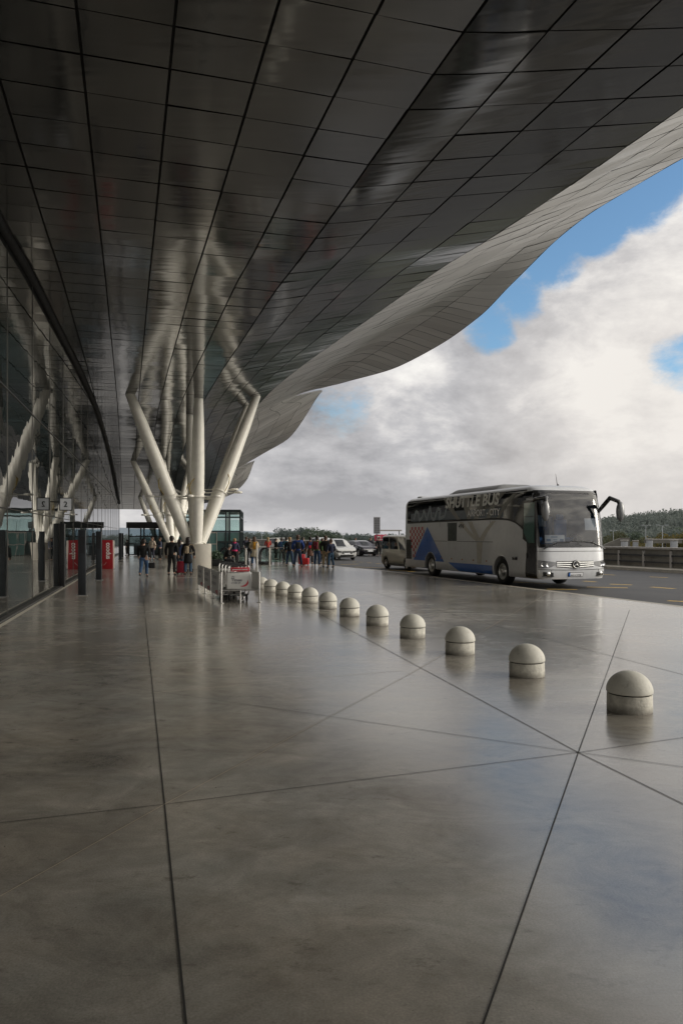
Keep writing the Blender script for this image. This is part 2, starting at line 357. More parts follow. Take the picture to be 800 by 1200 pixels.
# ------------------------------------------------------------------ canopy
zf = pw([-62, 0, 8, 17.5, 21, 27.5, 36, 44, 51.8, 60, 68, 75, 82], [6.6, 7.75, 8.15, 8.6, 8.85, 9.05, 9.3, 9.35, 8.95, 8.1, 6.8, 5.5, 4.5])
rise = pw([-62, 11, 22.6, 30.5, 44, 52, 60, 70, 76, 82], [.6, 1.1, 1.1, 1.1, 1.2, 1.5, 1.9, 1.6, 1.2, .9])
SCT = pw([-62, 11, 22.6, 30.5, 44, 52, 60, 70, 82], [9.38, 9.38, 9.05, 8.72, 8.3, 8.3, 8.5, 8.8, 9.0])      # crease line in plan
SC = 9.38
edge_obs = []                                            # (t, width beyond the crease, height) surveyed along the rim
for px, py, wd in ((800, 185, 4.0), (740, 220, 4.4), (680, 258, 4.9), (640, 292, 5.4), (600, 332, 6.0), (560, 372, 6.6), (520, 401, 6.9), (470, 428, 6.5), (400, 449, 4.8), (345, 462, 2.4),
                   (376, 460, 6.6), (367, 486, 6.0), (340, 512, 4.9), (311, 530, 3.0), (285, 545, 1.3), (298, 541, 3.2), (290, 561, 2.8), (268, 580, .8)):
    s = SC+wd; Y = s/(.9613*(px-400)/870+.2756); X = (px-400)/870*Y
    edge_obs.append((-.2756*X+.9613*Y, wd, CAMZ+(627-py)/870*Y))
edge_obs = [(-62, 3.6, 8.6), (0, 3.9, 10.3)]+edge_obs+[(84, .4, 5.2)]
eo = [edge_obs[0]]
for e in edge_obs[1:]:
    if e[0] > eo[-1][0]+.4: eo.append(e)
wE = pw([e[0] for e in eo], [e[1] for e in eo]); zE = pw([e[0] for e in eo], [e[2] for e in eo])
SU = pw([-5, -4, -3, -2, -1, 0, 1, 2, 3, 4, 5, 6, 7], [-5.3, -4.1, -2.9, -1.75, -.6, .55, 1.717, 2.885, 4.05, 5.25, 6.5, 7.9, SC])
def zin(s, t):
    g = max(0.0, (s-4.1))/(SCT(t)-4.1); g = g if g > .12 else g*g/.12*.6+g*.4
    return zf(t)+rise(t)*g
def zout(f, t):
    z0 = zf(t)+rise(t); w_ = SC+wE(t)-SCT(t); dz = zE(t)-z0
    m = max(.44, dz/w_*.95); f1 = .60
    if f <= f1: return z0+m*w_*f
    q = (f-f1)/(1-f1); h = m*w_*(1-f1); e = min(h, (dz-m*w_*f1)*1.9)      # the outer part rolls over to the rim
    return z0+(2*q**3-3*q*q+1)*m*w_*f1+(q**3-2*q*q+q)*h+(3*q*q-2*q**3)*dz+(q**3-q*q)*e
def canopy(u, t):
    """u in grid lines: 7 = crease, 11 = rim"""
    sc_ = SCT(t)
    if u <= 7:
        s = SU(u)
        if u > 3: s = 4.05+(s-4.05)*(sc_-4.05)/(SC-4.05)
        return s, zin(s, t)
    f = (u-7)/4
    return sc_+(SC+wE(t)-sc_)*f, zout(f, t)
def cpt(u, t, dz=0.0): s, z = canopy(u, t); return st(s, t, z+dz)
DT = .96; T0 = -50; NT_ = int((82-T0)/DT); T1 = T0+NT_*DT
def panel_mat():
    m, nt, b = base_mat('brushed_soffit'); g = nt.new('ShaderNodeNewGeometry'); P = nt.new('ShaderNodeTexCoord').outputs['Object']
    no = nt.new('ShaderNodeTexNoise', Vector=P, Scale=.4, Detail=3.0).outputs['Fac']
    v = nt.math('ADD', nt.math('MULTIPLY', g.outputs['Random Per Island'], .5), nt.math('MULTIPLY', no, .5))
    nt.link(nt.ramp(v, [(.2, (.030, .030, .029)), (.8, (.055, .054, .051))]), b.inputs['Base Color'])
    b.inputs['IOR'].default_value = 2.1
    nt.link(nt.math('MULTIPLY_ADD', no, .09, .065), b.inputs['Roughness'])
    mp = nt.new('ShaderNodeMapping', Vector=P, Rotation=(0, 0, R(-16)), Scale=(.35, 2.2, .6))
    n2 = nt.new('ShaderNodeTexNoise', Vector=mp.outputs[0], Scale=1.0, Detail=2.0, Roughness=.5).outputs['Fac']
    bp = nt.new('ShaderNodeBump', Height=n2, Strength=.11, Distance=.06); nt.link(bp.outputs[0], b.inputs['Normal']); return m
MPAN = panel_mat()
def fascia_mat():
    m, nt, b = base_mat('skylit_fascia'); g = nt.new('ShaderNodeNewGeometry'); P = nt.new('ShaderNodeTexCoord').outputs['Object']
    mp = nt.new('ShaderNodeMapping', Vector=P, Rotation=(0, 0, R(-16)), Scale=(.22, 1.5, .5))
    n2 = nt.new('ShaderNodeTexNoise', Vector=mp.outputs[0], Scale=1.3, Detail=5.0, Roughness=.6, Distortion=.4).outputs['Fac']
    v = nt.math('ADD', nt.math('MULTIPLY', g.outputs['Random Per Island'], .4), nt.math('MULTIPLY', n2, .6))
    nt.link(nt.ramp(v, [(.25, (.72, .70, .66)), (.75, (.95, .93, .89))]), b.inputs['Base Color'])
    b.inputs['Metallic'].default_value = .92
    nt.link(nt.math('MULTIPLY_ADD', n2, .34, .26), b.inputs['Roughness'])
    bp = nt.new('ShaderNodeBump', Height=n2, Strength=.18, Distance=.08); nt.link(bp.outputs[0], b.inputs['Normal']); return m
MFAS = fascia_mat()  # much paler than the soffit: sky light on the rim put into the colour
can = thing('canopy_roof', 'huge wavy canopy of dark reflective metal panels sweeping over the terminal forecourt', 'canopy')
mb = MB(); fb = MB(); rr = random.Random(5)
for iu in range(-4, 11):
    for it in range(NT_):
        t0 = T0+it*DT; gu = .017 if iu < 7 else .012; q = [rr.uniform(-.009, .009) for _ in range(4)]
        def fn(a, b):
            e = gu if iu < 7 else gu*4/max(.6, SC+wE(t0)-SCT(t0))
            dz = (q[0]*(1-a)+q[1]*a)*(1-b)+(q[2]*(1-a)+q[3]*a)*b
            return cpt(iu+e+(1-2*e)*a, t0+.013+(DT-.026)*b, dz)
        n = 3
        if it*DT+T0 < -2: n = 1
        elif iu < 7: n = 2
        (mb if iu < 7 else fb).grid(fn, n, n, True, True)
mb.build('soffit', MPAN, can); fb.build('fascia', MFAS, can)
mb = MB(); mb.grid(lambda a, b: cpt(-4.0+15*a, T0+(T1-T0)*b, .05), 60, NT_*2, True, True); mb.build('backing', MDARK, can)
MROOF = mat('roof_sheet', (.10, .10, .10), .6)
def top(a, b):
    t = T0+(T1-T0)*b; u = -4+15*a; h = 1.3*math.sin(PI*min(1, (1-a)*1.7)/2)+.08; return cpt(u, t, h)
mb = MB(); mb.grid(top, 28, NT_, True)
mb.grid(lambda a, b: cpt(11, T0+(T1-T0)*b, -.01+.095*a), 1, NT_*2, True)
mb.grid(lambda a, b: cpt(-4+15*b, T1-.01, a*(1.3*math.sin(PI*min(1, (1-b)*1.7)/2)+.08)), 1, 28, False)
mb.build('roof_top', MROOF, can)

# ------------------------------------------------------------------ columns: drum and raking struts
MWHT = mat('white_painted_steel', (.88, .855, .77), .38, var=.06, scale=3)
MDRUM = mat('drum_concrete', (.46, .43, .37), .6, var=.1, scale=2)
MSTEEL = mat('stainless_steel', (.55, .54, .52), .3, metal=1.0, var=.08)
MYCAB = mat('yellow_cable', (.42, .30, .06), .6)
def zc_at(p):
    s = BX.x*p.x+BX.y*p.y; t = AX.x*p.x+AX.y*p.y; sc_ = SCT(t)
    return zin(s, t) if s < sc_ else zout(min(1, (s-sc_)/max(.3, SC+wE(t)-sc_)), t)
def column(base, tops, drum_r, drum_h, label, det=True):
    c = thing('canopy_column', label, 'column', (base.x, base.y, 0), 0, 'columns carrying the canopy')
    mb = MB(); mb.lathe([(0, 0), (drum_r, 0), (drum_r, drum_h-.03), (drum_r-.03, drum_h), (0, drum_h)], seg=40); o = mb.build('drum', MDRUM, c); o.data.polygons.foreach_set('use_smooth', [True]*len(o.data.polygons)); 
    e = o.modifiers.new('es', 'EDGE_SPLIT'); e.split_angle = R(40)
    for (p, rb) in tops:
        tp = Vector((p.x, p.y, zc_at(p)+.04))-base; tp.z = zc_at(p)+.06
        d0 = Vector((tp.x, tp.y, 0)).normalized()*drum_r*.42; d0.z = drum_h-.05
        L = tp-d0; mb = MB(); ks = [0, .12, .3, .55, .8, 1]; mb.tube([d0+L*k for k in ks], [rb*.74, rb*.9, rb, rb, rb*.88, rb*.66], 20)
        so = mb.build('strut', MWHT, c)
        mb = MB(); mz = L.normalized().to_track_quat('Z', 'Y').to_matrix(); mb.lathe([(0, .0), (rb*.98, .0), (rb*.98, .05), (rb*.76, .06), (rb*.76, .16), (rb*.70, .18)], d0+L.normalized()*.06, 20, mz); mb.build('base_flange', MWHT, so)
        if det:
            k = .33 if rb > .3 else .36; ctr = d0+L*k; ax = L.normalized(); M = ax.to_track_quat('Z', 'Y').to_matrix()
            mb = MB(); mb.lathe([(rb*1.0, -.06), (rb*1.13, -.06), (rb*1.13, .06), (rb*1.0, .06)], ctr, 20, M); mb.build('collar', MWHT, so)
            mb = MB(); sgn = 1 if tp.x > .6 else -1
            for sg in ((sgn,) if rb < .3 else (-1, 1)):
                a = ctr+Vector((sg*rb, -.1, 0)); b = a+Vector((sg*.55, -.05, -.02)); mb.tube([a, b], .035, 8)
                mb.lathe([(0, -.05), (.22, -.05), (.24, .02), (.2, .07), (0, .07)], b+Vector((sg*.16, 0, .02)), 16)
            mb.build('floodlight', MWHT, so)
            mb = MB(); pts = [d0+L*(k+.005)+Vector((rb*.8*sgn, -rb*.75, 0)), d0+L*(k+.05)+Vector((rb*1.05*sgn, -rb*1.0, .05)), d0+L*(k+.09)+Vector((rb*.8*sgn, -rb*.9, .05)), d0+L*(k+.12)+Vector((rb*.3*sgn, -rb*.95, 0))]
            mb.tube(pts, .022, 6); mb.build('cable', MYCAB, so)
    return c
def atz(px, Y): return Vector(((px-400)/F*Y, Y, 0))
def hit(px, py, y0=20, y1=76):
    """plan point where the sight line of a surveyed strut head meets the canopy"""
    Y = y0; best = None
    while Y < y1:
        p = atz(px, Y); g = abs(zc_at(p)-(CAMZ+(627-py)/870*Y))
        if best is None or g < best[0]: best = (g, p)
        Y += .1
    return best[1]
b1 = Vector((-8.15, 41.6, 0))
column(b1, [(hit(152, 462, 34, 44), .36), (hit(233, 467, 36, 44), .36), (hit(222, 486, 42, 49), .31), (hit(301, 465, 40, 54), .36), (hit(290, 476, 44, 58), .30)], .86, 1.36, 'nearest white raking column group on the widest round concrete drum behind the trolleys')
b2 = Vector((-13.1, 58.0, 0))
column(b2, [(hit(156, 552, 48, 60), .31), (hit(191, 556, 50, 60), .3), (hit(196, 560, 56, 66), .26), (hit(222, 548, 54, 66), .30), (hit(228, 562, 58, 68), .26)], .8, 1.3, 'middle white raking column group partly hidden behind the nearest drum')
b3 = Vector((-17.9, 73.5, 0))
column(b3, [(Vector((-19.6, 72.2, 0)), .25), (Vector((-17.4, 72.4, 0)), .25), (Vector((-15.6, 73.9, 0)), .25)], .75, 1.2, 'farthest white column group half hidden by the black framed pavilion', False)

# ------------------------------------------------------------------ glass facade on the left
MFAC = glass('dark_facade_glass', None, 2.6, .012, False)
MALU = mat('facade_joint', (.07, .068, .062), .4, metal=.8)
MBLK0 = mat('black_gasket', (.004, .004, .004), .7)
fac = thing('glass_facade', 'dark mirror-like glass facade of the terminal along the left edge', 'facade')
def wp(Y, z, off=0.0):
    return Vector((wallx(Y), Y, z))+WN*off
def wtop(Y):
    p = wp(Y, 0); return zc_at(p)-.02
Y0, Y1, DY = -44.0, 75.5, 3.55
mb = MB(); ys = []; y = Y0+.6
while y < Y1: ys.append(y); y += DY
ys.append(Y1)
for a, b in zip(ys, ys[1:]):
    for z0, z1 in ((.04, 2.44), (2.47, 5.16), (5.19, None)):
        for k in range(3):
            ya = a+.012+(b-a-.024)*k/3; yb = a+.012+(b-a-.024)*(k+1)/3
            mb.quad(wp(ya, z0), wp(yb, z0), wp(yb, z1 or max(5.2, wtop(yb))), wp(ya, z1 or max(5.2, wtop(ya))))
mb.build('glazing', MFAC, fac)
mb = MB()
for a in ys: mb.tube([wp(a, .03, .006), wp(a, wtop(a), .006)], .008, 6)
for z, r_ in ((2.455, .010), (5.175, .020)):
    mb.tube([wp(Y0, z, .008), wp(Y1, z, .008)], r_, 6)
mb.build('mullion', MALU, fac)
mb = MB(); mb.box((wp(15.7, .02)+WN*.05), (.16, 121.0, .04), math.atan2(.247, .969)); mb.build('plinth', mat('dark_plinth', (.05, .05, .048), .5), fac)
mb = MB(); mb.tube([wp(y, wtop(y)-.04, .04) for y in [Y0+1.5*k for k in range(80)]], .11, 8); mb.build('head_seam', MBLK0, fac)
mb = MB()
mb.quad(wp(Y0, 0, -.05), wp(Y1, 0, -.05), wp(Y1, 9.6, -.05), wp(Y0, 9.6, -.05)); mb.quad(wp(Y1, 0, -.05), wp(Y1, 0, -30), wp(Y1, 6, -30), wp(Y1, 6, -.05))
mb.build('inner_screen', mat('dark_interior', (.01, .01, .01), .7), fac)
# pale drain strip a little in front of the glass
def mirror_px(px, py): return gp(px, py)
mb = MB(); mb.quad(wp(-20, .004, .16), wp(75, .004, .16), wp(75, .004, .27), wp(-20, .004, .27)); setting(mb.build('drain_strip', mat('pale_strip', (.52, .49, .42), .5)))
mb = MB(); mb.quad(wp(-20, .003, .02), wp(75, .003, .02), wp(75, .003, .15), wp(-20, .003, .15)); setting(mb.build('drain_channel', mat('dark_mat', (.06, .06, .058), .9)))
# entrance column, posts, sign
MBLK = mat('black_cladding', (.010, .010, .011), .35, var=.2)
MBPOST = mat('black_post_metal', (.016, .019, .023), .32, var=.2)
p = wp(26.5, 0, .10); o = thing('door_column', 'wide black clad door column flush against the glass facade', 'column', p, math.atan2(.247, .969))
mb = MB(); mb.rbox((0, 0, 1.13), (.18, .24, 2.26), .012); mb.build('cladding', MBLK, o)
mb = MB(); mb.box((.093, .10, 1.1), (.006, .02, 2.1)); mb.build('edge_trim', MALU, o)
for px, py, wd, lab in ((96.5, 698, .23, 'nearest slim black post standing between the dark door column and the red totem'), (116, 680, .23, 'slim black post just left of the red totem'), (141, 656.5, .22, 'distant slim black post right of the red totem, front one of a close pair'), (143.5, 653.5, .2, 'distant slim black post right of the red totem, rear one of a close pair')):
    p = gp(px, py); o = thing('sensor_post', lab, 'post', p, R(14), 'black posts in front of the facade')
    mb = MB(); mb.rbox((0, 0, 1.0), (wd, .12, 2.0), .012); mb.build('post_body', MBPOST, o)
    mb = MB(); mb.box((0, 0, .012), (wd+.1, .24, .02)); mb.build('base_plate', MSTEEL, o)
    mb = MB(); mb.box((0, -.062, 1.55), (wd*.6, .006, .5)); mb.build('panel', MBLK, o)
# red totem
MRED = mat('red_totem_paint', (.30, .006, .012), .35, var=.1, coat=.3)
MLET = mat('white_lettering', (.75, .74, .70), .5)
p = gp(126.2, 667); o = thing('red_totem', 'red advertising totem with white vertical lettering near the facade', 'totem', p, R(12))
mb = MB(); mb.rbox((0, .15, .79), (.56, .3, 1.58), .02); mb.build('totem_body', MRED, o)
text('coodus', .36, MLET, 'lettering', o, (-.06, -.006, 1.44), (0, 0, -1), (1, 0, 0), 0, .88, .008)
mb = MB(); mb.tube([(-.2, -.004, .22), (-.12, -.004, .28), (-.06, -.004, .38)], .012, 6); mb.build('swoosh', mat('silver_mark', (.4, .3, .3), .4), o)
mb = MB(); mb.box((.32, .1, .8), (.06, .1, 1.5)); mb.build('side_trim', MWHT, o)
p = wp(25.2, 0, .36); o = thing('gate_sign', 'small square sign with the number 2 projecting from the facade', 'sign', (p.x, p.y, 2.68), R(14))
mb = MB(); mb.rbox((0, 0, .22), (.42, .09, .44), .012); mb.build('sign_box', MBLK, o)
mb = MB(); mb.box((0, -.048, .22), (.36, .006, .38)); mb.build('sign_face', mat('pale_sign_face', (.5, .52, .55), .3), o)
text('2', .26, MBLK, 'lettering', o, (-.07, -.053, .13), (1, 0, 0), (0, 0, 1), 0, None, .005)
mb = MB(); mb.tube([(-.2, 0, .3), (-.4, 0, .3)], .02, 8); mb.build('bracket', MALU, o)
# ------------------------------------------------------------------ wheels, vehicles
MTYRE = mat('tyre_rubber', (.018, .018, .018), .7, var=.2)
MRIM = mat('silver_rim', (.50, .50, .48), .35, metal=.7, var=.1)
MWELL = mat('wheel_well_black', (.010, .010, .010), .9)  # matt black of wheel housings and underbodies
def wheel(parent, x, y, r, wd, spokes=0, dish=.03):
    """axis along local y; the outer face looks to -y or +y"""
    sg = -1 if y < 0 else 1; M = Matrix.Rotation(R(90)*-sg, 3, 'X')
    mb = MB(); mb.lathe([(r*.60, -wd/2), (r*.9, -wd/2), (r*.985, -wd*.36), (r, 0), (r*.985, wd*.36), (r*.9, wd/2), (r*.62, wd/2), (r*.60, wd*.3)], (x, y, r), 32, M)
    ty = mb.build('wheel', MTYRE, parent)
    mb = MB(); mb.lathe([(r*.62, wd*.44), (r*.58, wd*.5), (r*.52, wd*.40), (r*.50, wd*.3), (r*.30, wd*.36), (r*.28, wd*.5), (r*.2, wd*.54), (0, wd*.55)], (x, y, r), 32, M)
    n = spokes or 10
    for k in range(n):
        a = 2*PI*k/n
        if spokes: mb.tube([M @ Vector((math.cos(a)*r*.2, math.sin(a)*r*.2, wd*.5))+Vector((x, y, r)), M @ Vector((math.cos(a)*r*.57, math.sin(a)*r*.57, wd*.47))+Vector((x, y, r))], r*.06, 6)
        else: mb.tube([M @ Vector((math.cos(a)*r*.24, math.sin(a)*r*.24, wd*.5))+Vector((x, y, r)), M @ Vector((math.cos(a)*r*.24, math.sin(a)*r*.24, wd*.6))+Vector((x, y, r))], r*.03, 6)
    mb.build('rim', MRIM, ty); return ty
def cut_arches(o, cyls):
    """round wheel openings taken out of a closed shell"""
    mb = MB()
    for x, z, r, y0, y1 in cyls:
        mb.add(*[(lambda n: ([Vector((x+r*math.cos(2*PI*k/n), yy, z+r*math.sin(2*PI*k/n))) for yy in (y0, y1) for k in range(n)], [tuple(range(n)), tuple(range(2*n-1, n-1, -1))]+[(k, n+k, n+(k+1) % n, (k+1) % n) for k in range(n)]))(36)][0])
    c = fixn(mb.build('cut', None, o.parent)); fixn(o)
    b = o.modifiers.new('b', 'BOOLEAN'); b.operation = 'DIFFERENCE'; b.object = c; b.solver = 'EXACT'
    bpy.context.view_layer.update()
    me = bpy.data.meshes.new_from_object(o.evaluated_get(bpy.context.evaluated_depsgraph_get()))
    o.modifiers.clear(); o.data = me; bpy.data.objects.remove(c); return o
MBUS = mat('bus_silver_paint', (.62, .63, .645), .38, metal=.2, var=.05, coat=.25)
MBGL = glass('tinted_coach_glass', None, 1.5, .04, False, (.007, .009, .011))
MTEAL = glass('green_door_glass', None, 2.2, .05, False, (.10, .19, .165))
MBLUE = mat('blue_livery', (.015, .13, .50), .3, var=.08, coat=.4)
MRD = mat('red_livery', (.45, .04, .05), .35, var=.1)
MWT = mat('white_livery', (.62, .60, .58), .35, var=.05)
MBLKP = mat('black_gloss_paint', (.010, .010, .011), .15, var=.1, coat=.3)
MLINE = mat('panel_gap', (.03, .03, .03), .6)
MDEC = mat('printed_strut_decal', (.24, .235, .21), .45, var=.12)
MDEC2 = mat('printed_grey_decal', (.26, .31, .35), .4, var=.2)
BH = 3.68; BL = 12.3
xf_ = pw([.3, .6, 1.0, 1.45, 2.0, 2.5, 3.0, 3.35, 3.5, 3.6, 3.66, 3.69], [-.03, .02, 0, -.04, -.10, -.18, -.30, -.42, -.52, -.68, -.95, -1.4])
xr_ = pw([.3, .6, 2.0, 3.3, 3.5, 3.6, 3.66, 3.69], [-BL+.06, -BL, -BL, -BL+.05, -BL+.16, -BL+.3, -BL+.5, -BL+1.0])
hw_ = pw([.3, .45, .6, 2.0, 3.30, 3.45, 3.55, 3.62, 3.66, 3.69], [1.22, 1.26, 1.275, 1.275, 1.262, 1.235, 1.18, 1.08, .95, .6])
def bus_front(yn, z, off=0.0):
    """front face at yn in -1..1 of the half width"""
    hw = hw_(z)+off; rc = .42; y = yn*hw; x = xf_(z)+off-.07*yn*yn; a = abs(y)-(hw-rc)
    if a > 0: q = min(1, a/rc); x -= rc*.62*(1-math.sqrt(max(0, 1-q*q)))
    return Vector((x, y, z))
def bus_side(d, z, off=0.0, sg=-1): return Vector((-d, sg*(hw_(z)+off), z))
bus = thing('coach_bus', 'large silver shuttle coach with blue and red livery parked at the kerb', 'bus', (8.577, 27.27, -.12), R(-71.3)); bus.scale = (1, 1.14, 1.05)
zs = [.34, .38, .46, .6, .8, 1.0, 1.2, 1.47, 1.75, 2.0, 2.25, 2.5, 2.75, 3.0, 3.2, 3.33, 3.44, 3.52, 3.58, 3.63, 3.665, 3.688]
yn = [math.sin(R(-90+i*5)) for i in range(37)]
rings = []
for z in zs:
    r = [bus_front(y, z) for y in yn]; x0 = r[-1].x; hw = hw_(z); xr = xr_(z)
    r += [Vector((x0+(xr+.15-x0)*k/24, hw, z)) for k in range(1, 25)]
    r += [Vector((xr+.15-.15*math.sin(R(a)), hw-.15+.15*math.cos(R(a)), z)) for a in (30, 60, 90)]
    r += [Vector((xr, (hw-.15)*(1-2*k/8), z)) for k in range(1, 9)]
    r += [Vector((xr+.15-.15*math.cos(R(a)), -(hw-.15)-.15*math.sin(R(a)), z)) for a in (30, 60, 90)]
    r += [Vector((xr+.15+(x0-xr-.15)*k/24, -hw, z)) for k in range(1, 24)]
    rings.append(r)
n = len(rings[0]); mb = MB(); vs = [p for r in rings for p in r]
fs = [(i*n+k, i*n+(k+1) % n, (i+1)*n+(k+1) % n, (i+1)*n+k) for i in range(len(zs)-1) for k in range(n)]
fs += [tuple(range(n))[::-1], tuple((len(zs)-1)*n+k for k in range(n))]
mb.add(vs, fs, True)
body = mb.build('body', MBUS, bus)
AXL = (2.75, 9.2)
cut_arches(body, [(-d, .50, .58, sg*.72, sg*1.6) for d in AXL for sg in (-1, 1)])
bm = bmesh.new(); bm.from_mesh(body.data); kill = []
for f in bm.faces:
    c = f.calc_center_median()
    if 1.47 < c.z < 3.44 and abs(c.y) < hw_(c.z)*.97 and c.x > -1.2: kill.append(f)
bmesh.ops.delete(bm, geom=kill, context='FACES')
for e in bm.edges:
    if len(e.link_faces) == 2 and e.calc_face_angle(0) > R(40): e.smooth = False
bm.to_mesh(body.data); bm.free()
# windscreen and the cab behind it
WG = glass('windscreen_glass', (.74, .79, .82), 1.62, .015)
ym = math.sin(R(75))
mb = MB(); mb.grid(lambda a, b: bus_front(-ym+2*ym*a, 1.47+1.97*b, .004), 28, 12); mb.build('windscreen', WG, bus)
mb = MB()
for s0, s1, z0, z1 in ((-ym, ym, 3.36, 3.46), (-ym-.01, -ym+.03, 1.47, 3.44), (ym-.03, ym+.01, 1.47, 3.44), (-ym, ym, 1.44, 1.50)):
    mb.grid(lambda a, b: bus_front(s0+(s1-s0)*a, z0+(z1-z0)*b, .009), 28 if s1-s0 > .5 else 2, 8)
mb.build('windscreen_seal', MBLKP, bus)
MINT = mat('cab_dark_trim', (.02, .021, .023), .7); MSEAT = mat('blue_seat_fabric', (.05, .17, .42), .8); MCURT = mat('grey_blue_curtain', (.30, .36, .42), .8)
mb = MB(); mb.box((-4.2, 0, 1.25), (7.4, 2.4, .05)); mb.box((-3.4, 0, 2.3), (.05, 2.4, 2.1)); mb.rbox((-.75, 0, 1.42), (.7, 2.2, .26), .06); mb.box((-2.3, 0, 3.42), (2.6, 2.2, .05)); mb.build('cab_trim', MINT, bus)
mb = MB(); mb.rbox((-.62, -.86, 2.98), (.3, .46, .8), .05); mb.build('sun_blind', MINT, bus)
mb = MB(); mb.grid(lambda a, b: Vector((-3.3+.04*math.sin(a*60), -1.15+2.3*a, 1.4+1.2*b)), 80, 1); mb.build('curtain', MSEAT, bus)
mb = MB(); mb.grid(lambda a, b: Vector((-2.4+.05*math.sin(a*30), -.35+.7*a, 2.2+.9*b)), 40, 1); mb.build('curtain', MCURT, bus)
for y in (-.62, .62):
    mb = MB(); mb.rbox((-1.7, y, 1.72), (.5, .5, .16), .05); mb.rbox((-1.95, y, 2.1), (.16, .5, .75), .06); mb.rbox((-1.98, y, 2.56), (.12, .3, .2), .05); mb.build('seat', MSEAT, bus)
mb = MB(); mb.lathe([(.21+.018*math.cos(a*PI/4), .018*math.sin(a*PI/4)) for a in range(9)], (-.95, .62, 1.78), 24, Matrix.Rotation(R(35), 3, 'Y')); mb.tube([(-.95, .62, 1.78), (-.75, .62, 1.5)], .03, 6); mb.build('steering_wheel', MINT, bus)
MPAP = mat('white_card', (.85, .86, .88), .6, var=.04)
mb = MB(); mb.grid(lambda a, b: bus_front(-.83+.56*a, 1.60+.28*b, -.03), 6, 1); cardp = mb.build('destination_card', MPAP, bus)
mb = MB()
for a0, a1, b0, b1 in ((.3, .62, .68, .8), (.06, .26, .2, .5), (.4, .58, .2, .28), (.4, .6, .4, .48), (.74, .93, .2, .5)):
    mb.grid(lambda a, b: bus_front(-.83+.56*(a0+(a1-a0)*a), 1.60+.28*(b0+(b1-b0)*b), -.026), 3, 1)
mb.build('print', mat('card_blue_print', (.22, .33, .5), .6), cardp)
mb = MB(); mb.grid(lambda a, b: bus_front(.40+.42*a, 2.05+.42*b, -.05), 4, 1); mb.build('notice_card', MPAP, bus)
# front mask: gap lines, bonnet flap, lamps, grille, star, plate
mb = MB()
for z in (1.30,): mb.grid(lambda a, b: bus_front(-.99+1.98*a, z+.018*b, .004), 36, 1)
mb.grid(lambda a, b: bus_front(-.99+1.98*a, .645+.02*b+.03*(a*2-1)**2, .004), 36, 1)
for y in (-.70, .70): mb.grid(lambda a, b: bus_front(y+.012*a, .40+.26*b, .004), 1, 2)
mb.build('panel_gap', MLINE, bus)
MCHR = mat('grille_chrome', (.62, .62, .60), .2, metal=.9); MGRL = mat('grille_black', (.02, .02, .02), .5)
mb = MB(); mb.grid(lambda a, b: bus_front(-.55+1.1*a, .70+.06*abs(2*a-1)+(.27-.06*abs(2*a-1))*b, .006), 24, 3); gr = mb.build('grille', MGRL, bus)
mb = MB()
for k in range(3):
    mb.grid(lambda a, b: bus_front(-.54+1.08*a, .715+.05*abs(2*a-1)*(2-k)/2+.085*k+.055*b, .03-.02*abs(b*2-1)), 24, 2)
mb.build('bar', MCHR, gr)
c = bus_front(0, .85, .045); Mx = Matrix.Rotation(R(90), 3, 'Y')
mb = MB(); mb.lathe([(0, 0), (.155, 0), (.155, .012), (0, .012)], c-Vector((.01, 0, 0)), 28, Mx); em = mb.build('emblem', MBLKP, bus)
mb = MB(); mb.lathe([(.125+.015*math.cos(a*PI/4), .02+.015*math.sin(a*PI/4)) for a in range(9)], c, 28, Mx)
for k in range(3):
    a = R(90+120*k); tip = Vector((.02, math.cos(a)*.125, math.sin(a)*.125)); e0 = Vector((.02, math.cos(a+R(60))*.026, math.sin(a+R(60))*.026)); e1 = Vector((.02, math.cos(a-R(60))*.026, math.sin(a-R(60))*.026)); pk = Vector((.035, 0, 0))
    mb.add([c+tip, c+e0, c+e1, c+pk], [(0, 1, 3), (0, 3, 2)])
mb.build('star', MCHR, em)
MLAMP = mat('headlamp_lens', (.16, .16, .16), .12, metal=.5, coat=.8); MBULB = mat('lamp_reflector', (.8, .8, .8), .08, metal=1.0)
for sg in (-1, 1):
    mb = MB(); mb.grid(lambda a, b: bus_front(sg*(.99-.42*a), .72+.10*a*a+(.28-.06*a-.10*a*a)*b+.0, .008), 10, 4, True, sg > 0); hl = mb.build('headlight', MLAMP, bus)
    mb = MB()
    for q, rr_ in ((.90, .07), (.78, .085)): mb.lathe([(0, .0), (rr_*.5, .008), (rr_, .02), (rr_*1.05, .02)], bus_front(sg*q, .855, .0), 16, Mx)
    mb.build('reflector', MBULB, hl)
    mb = MB(); mb.grid(lambda a, b: bus_front(sg*(.90-.26*a), .45+.15*b-.03*a, .006), 6, 2, True, sg > 0); fl = mb.build('fog_light', MGRL, bus)
    mb = MB(); mb.lathe([(0, .03), (.06, .03), (.075, .01)], bus_front(sg*.78, .53, .0), 16, Mx); mb.grid(lambda a, b: bus_front(sg*(.92-.3*a), .43+.02*b-.03*math.sin(a*3), .012), 6, 1); mb.build('reflector', MCHR, fl)
mb = MB(); mb.grid(lambda a, b: bus_front(-.21+.42*a, .44+.12*b, .02), 4, 1); pl = mb.build('number_plate', MPAP, bus)
mb = MB(); mb.grid(lambda a, b: bus_front(-.225+.45*a, .425+.15*b, .014), 4, 1); mb.build('surround', MBLKP, pl)
mb = MB(); mb.grid(lambda a, b: bus_front(-.21+.045*a, .44+.12*b, .023), 1, 1); mb.build('blue_band', MBLUE, pl)
text('ZG 6704-EJ', .1, MBLKP, 'lettering', pl, bus_front(-.155, .462, .026), (0, 1, 0), (0, 0, 1), 0, .40, .003)
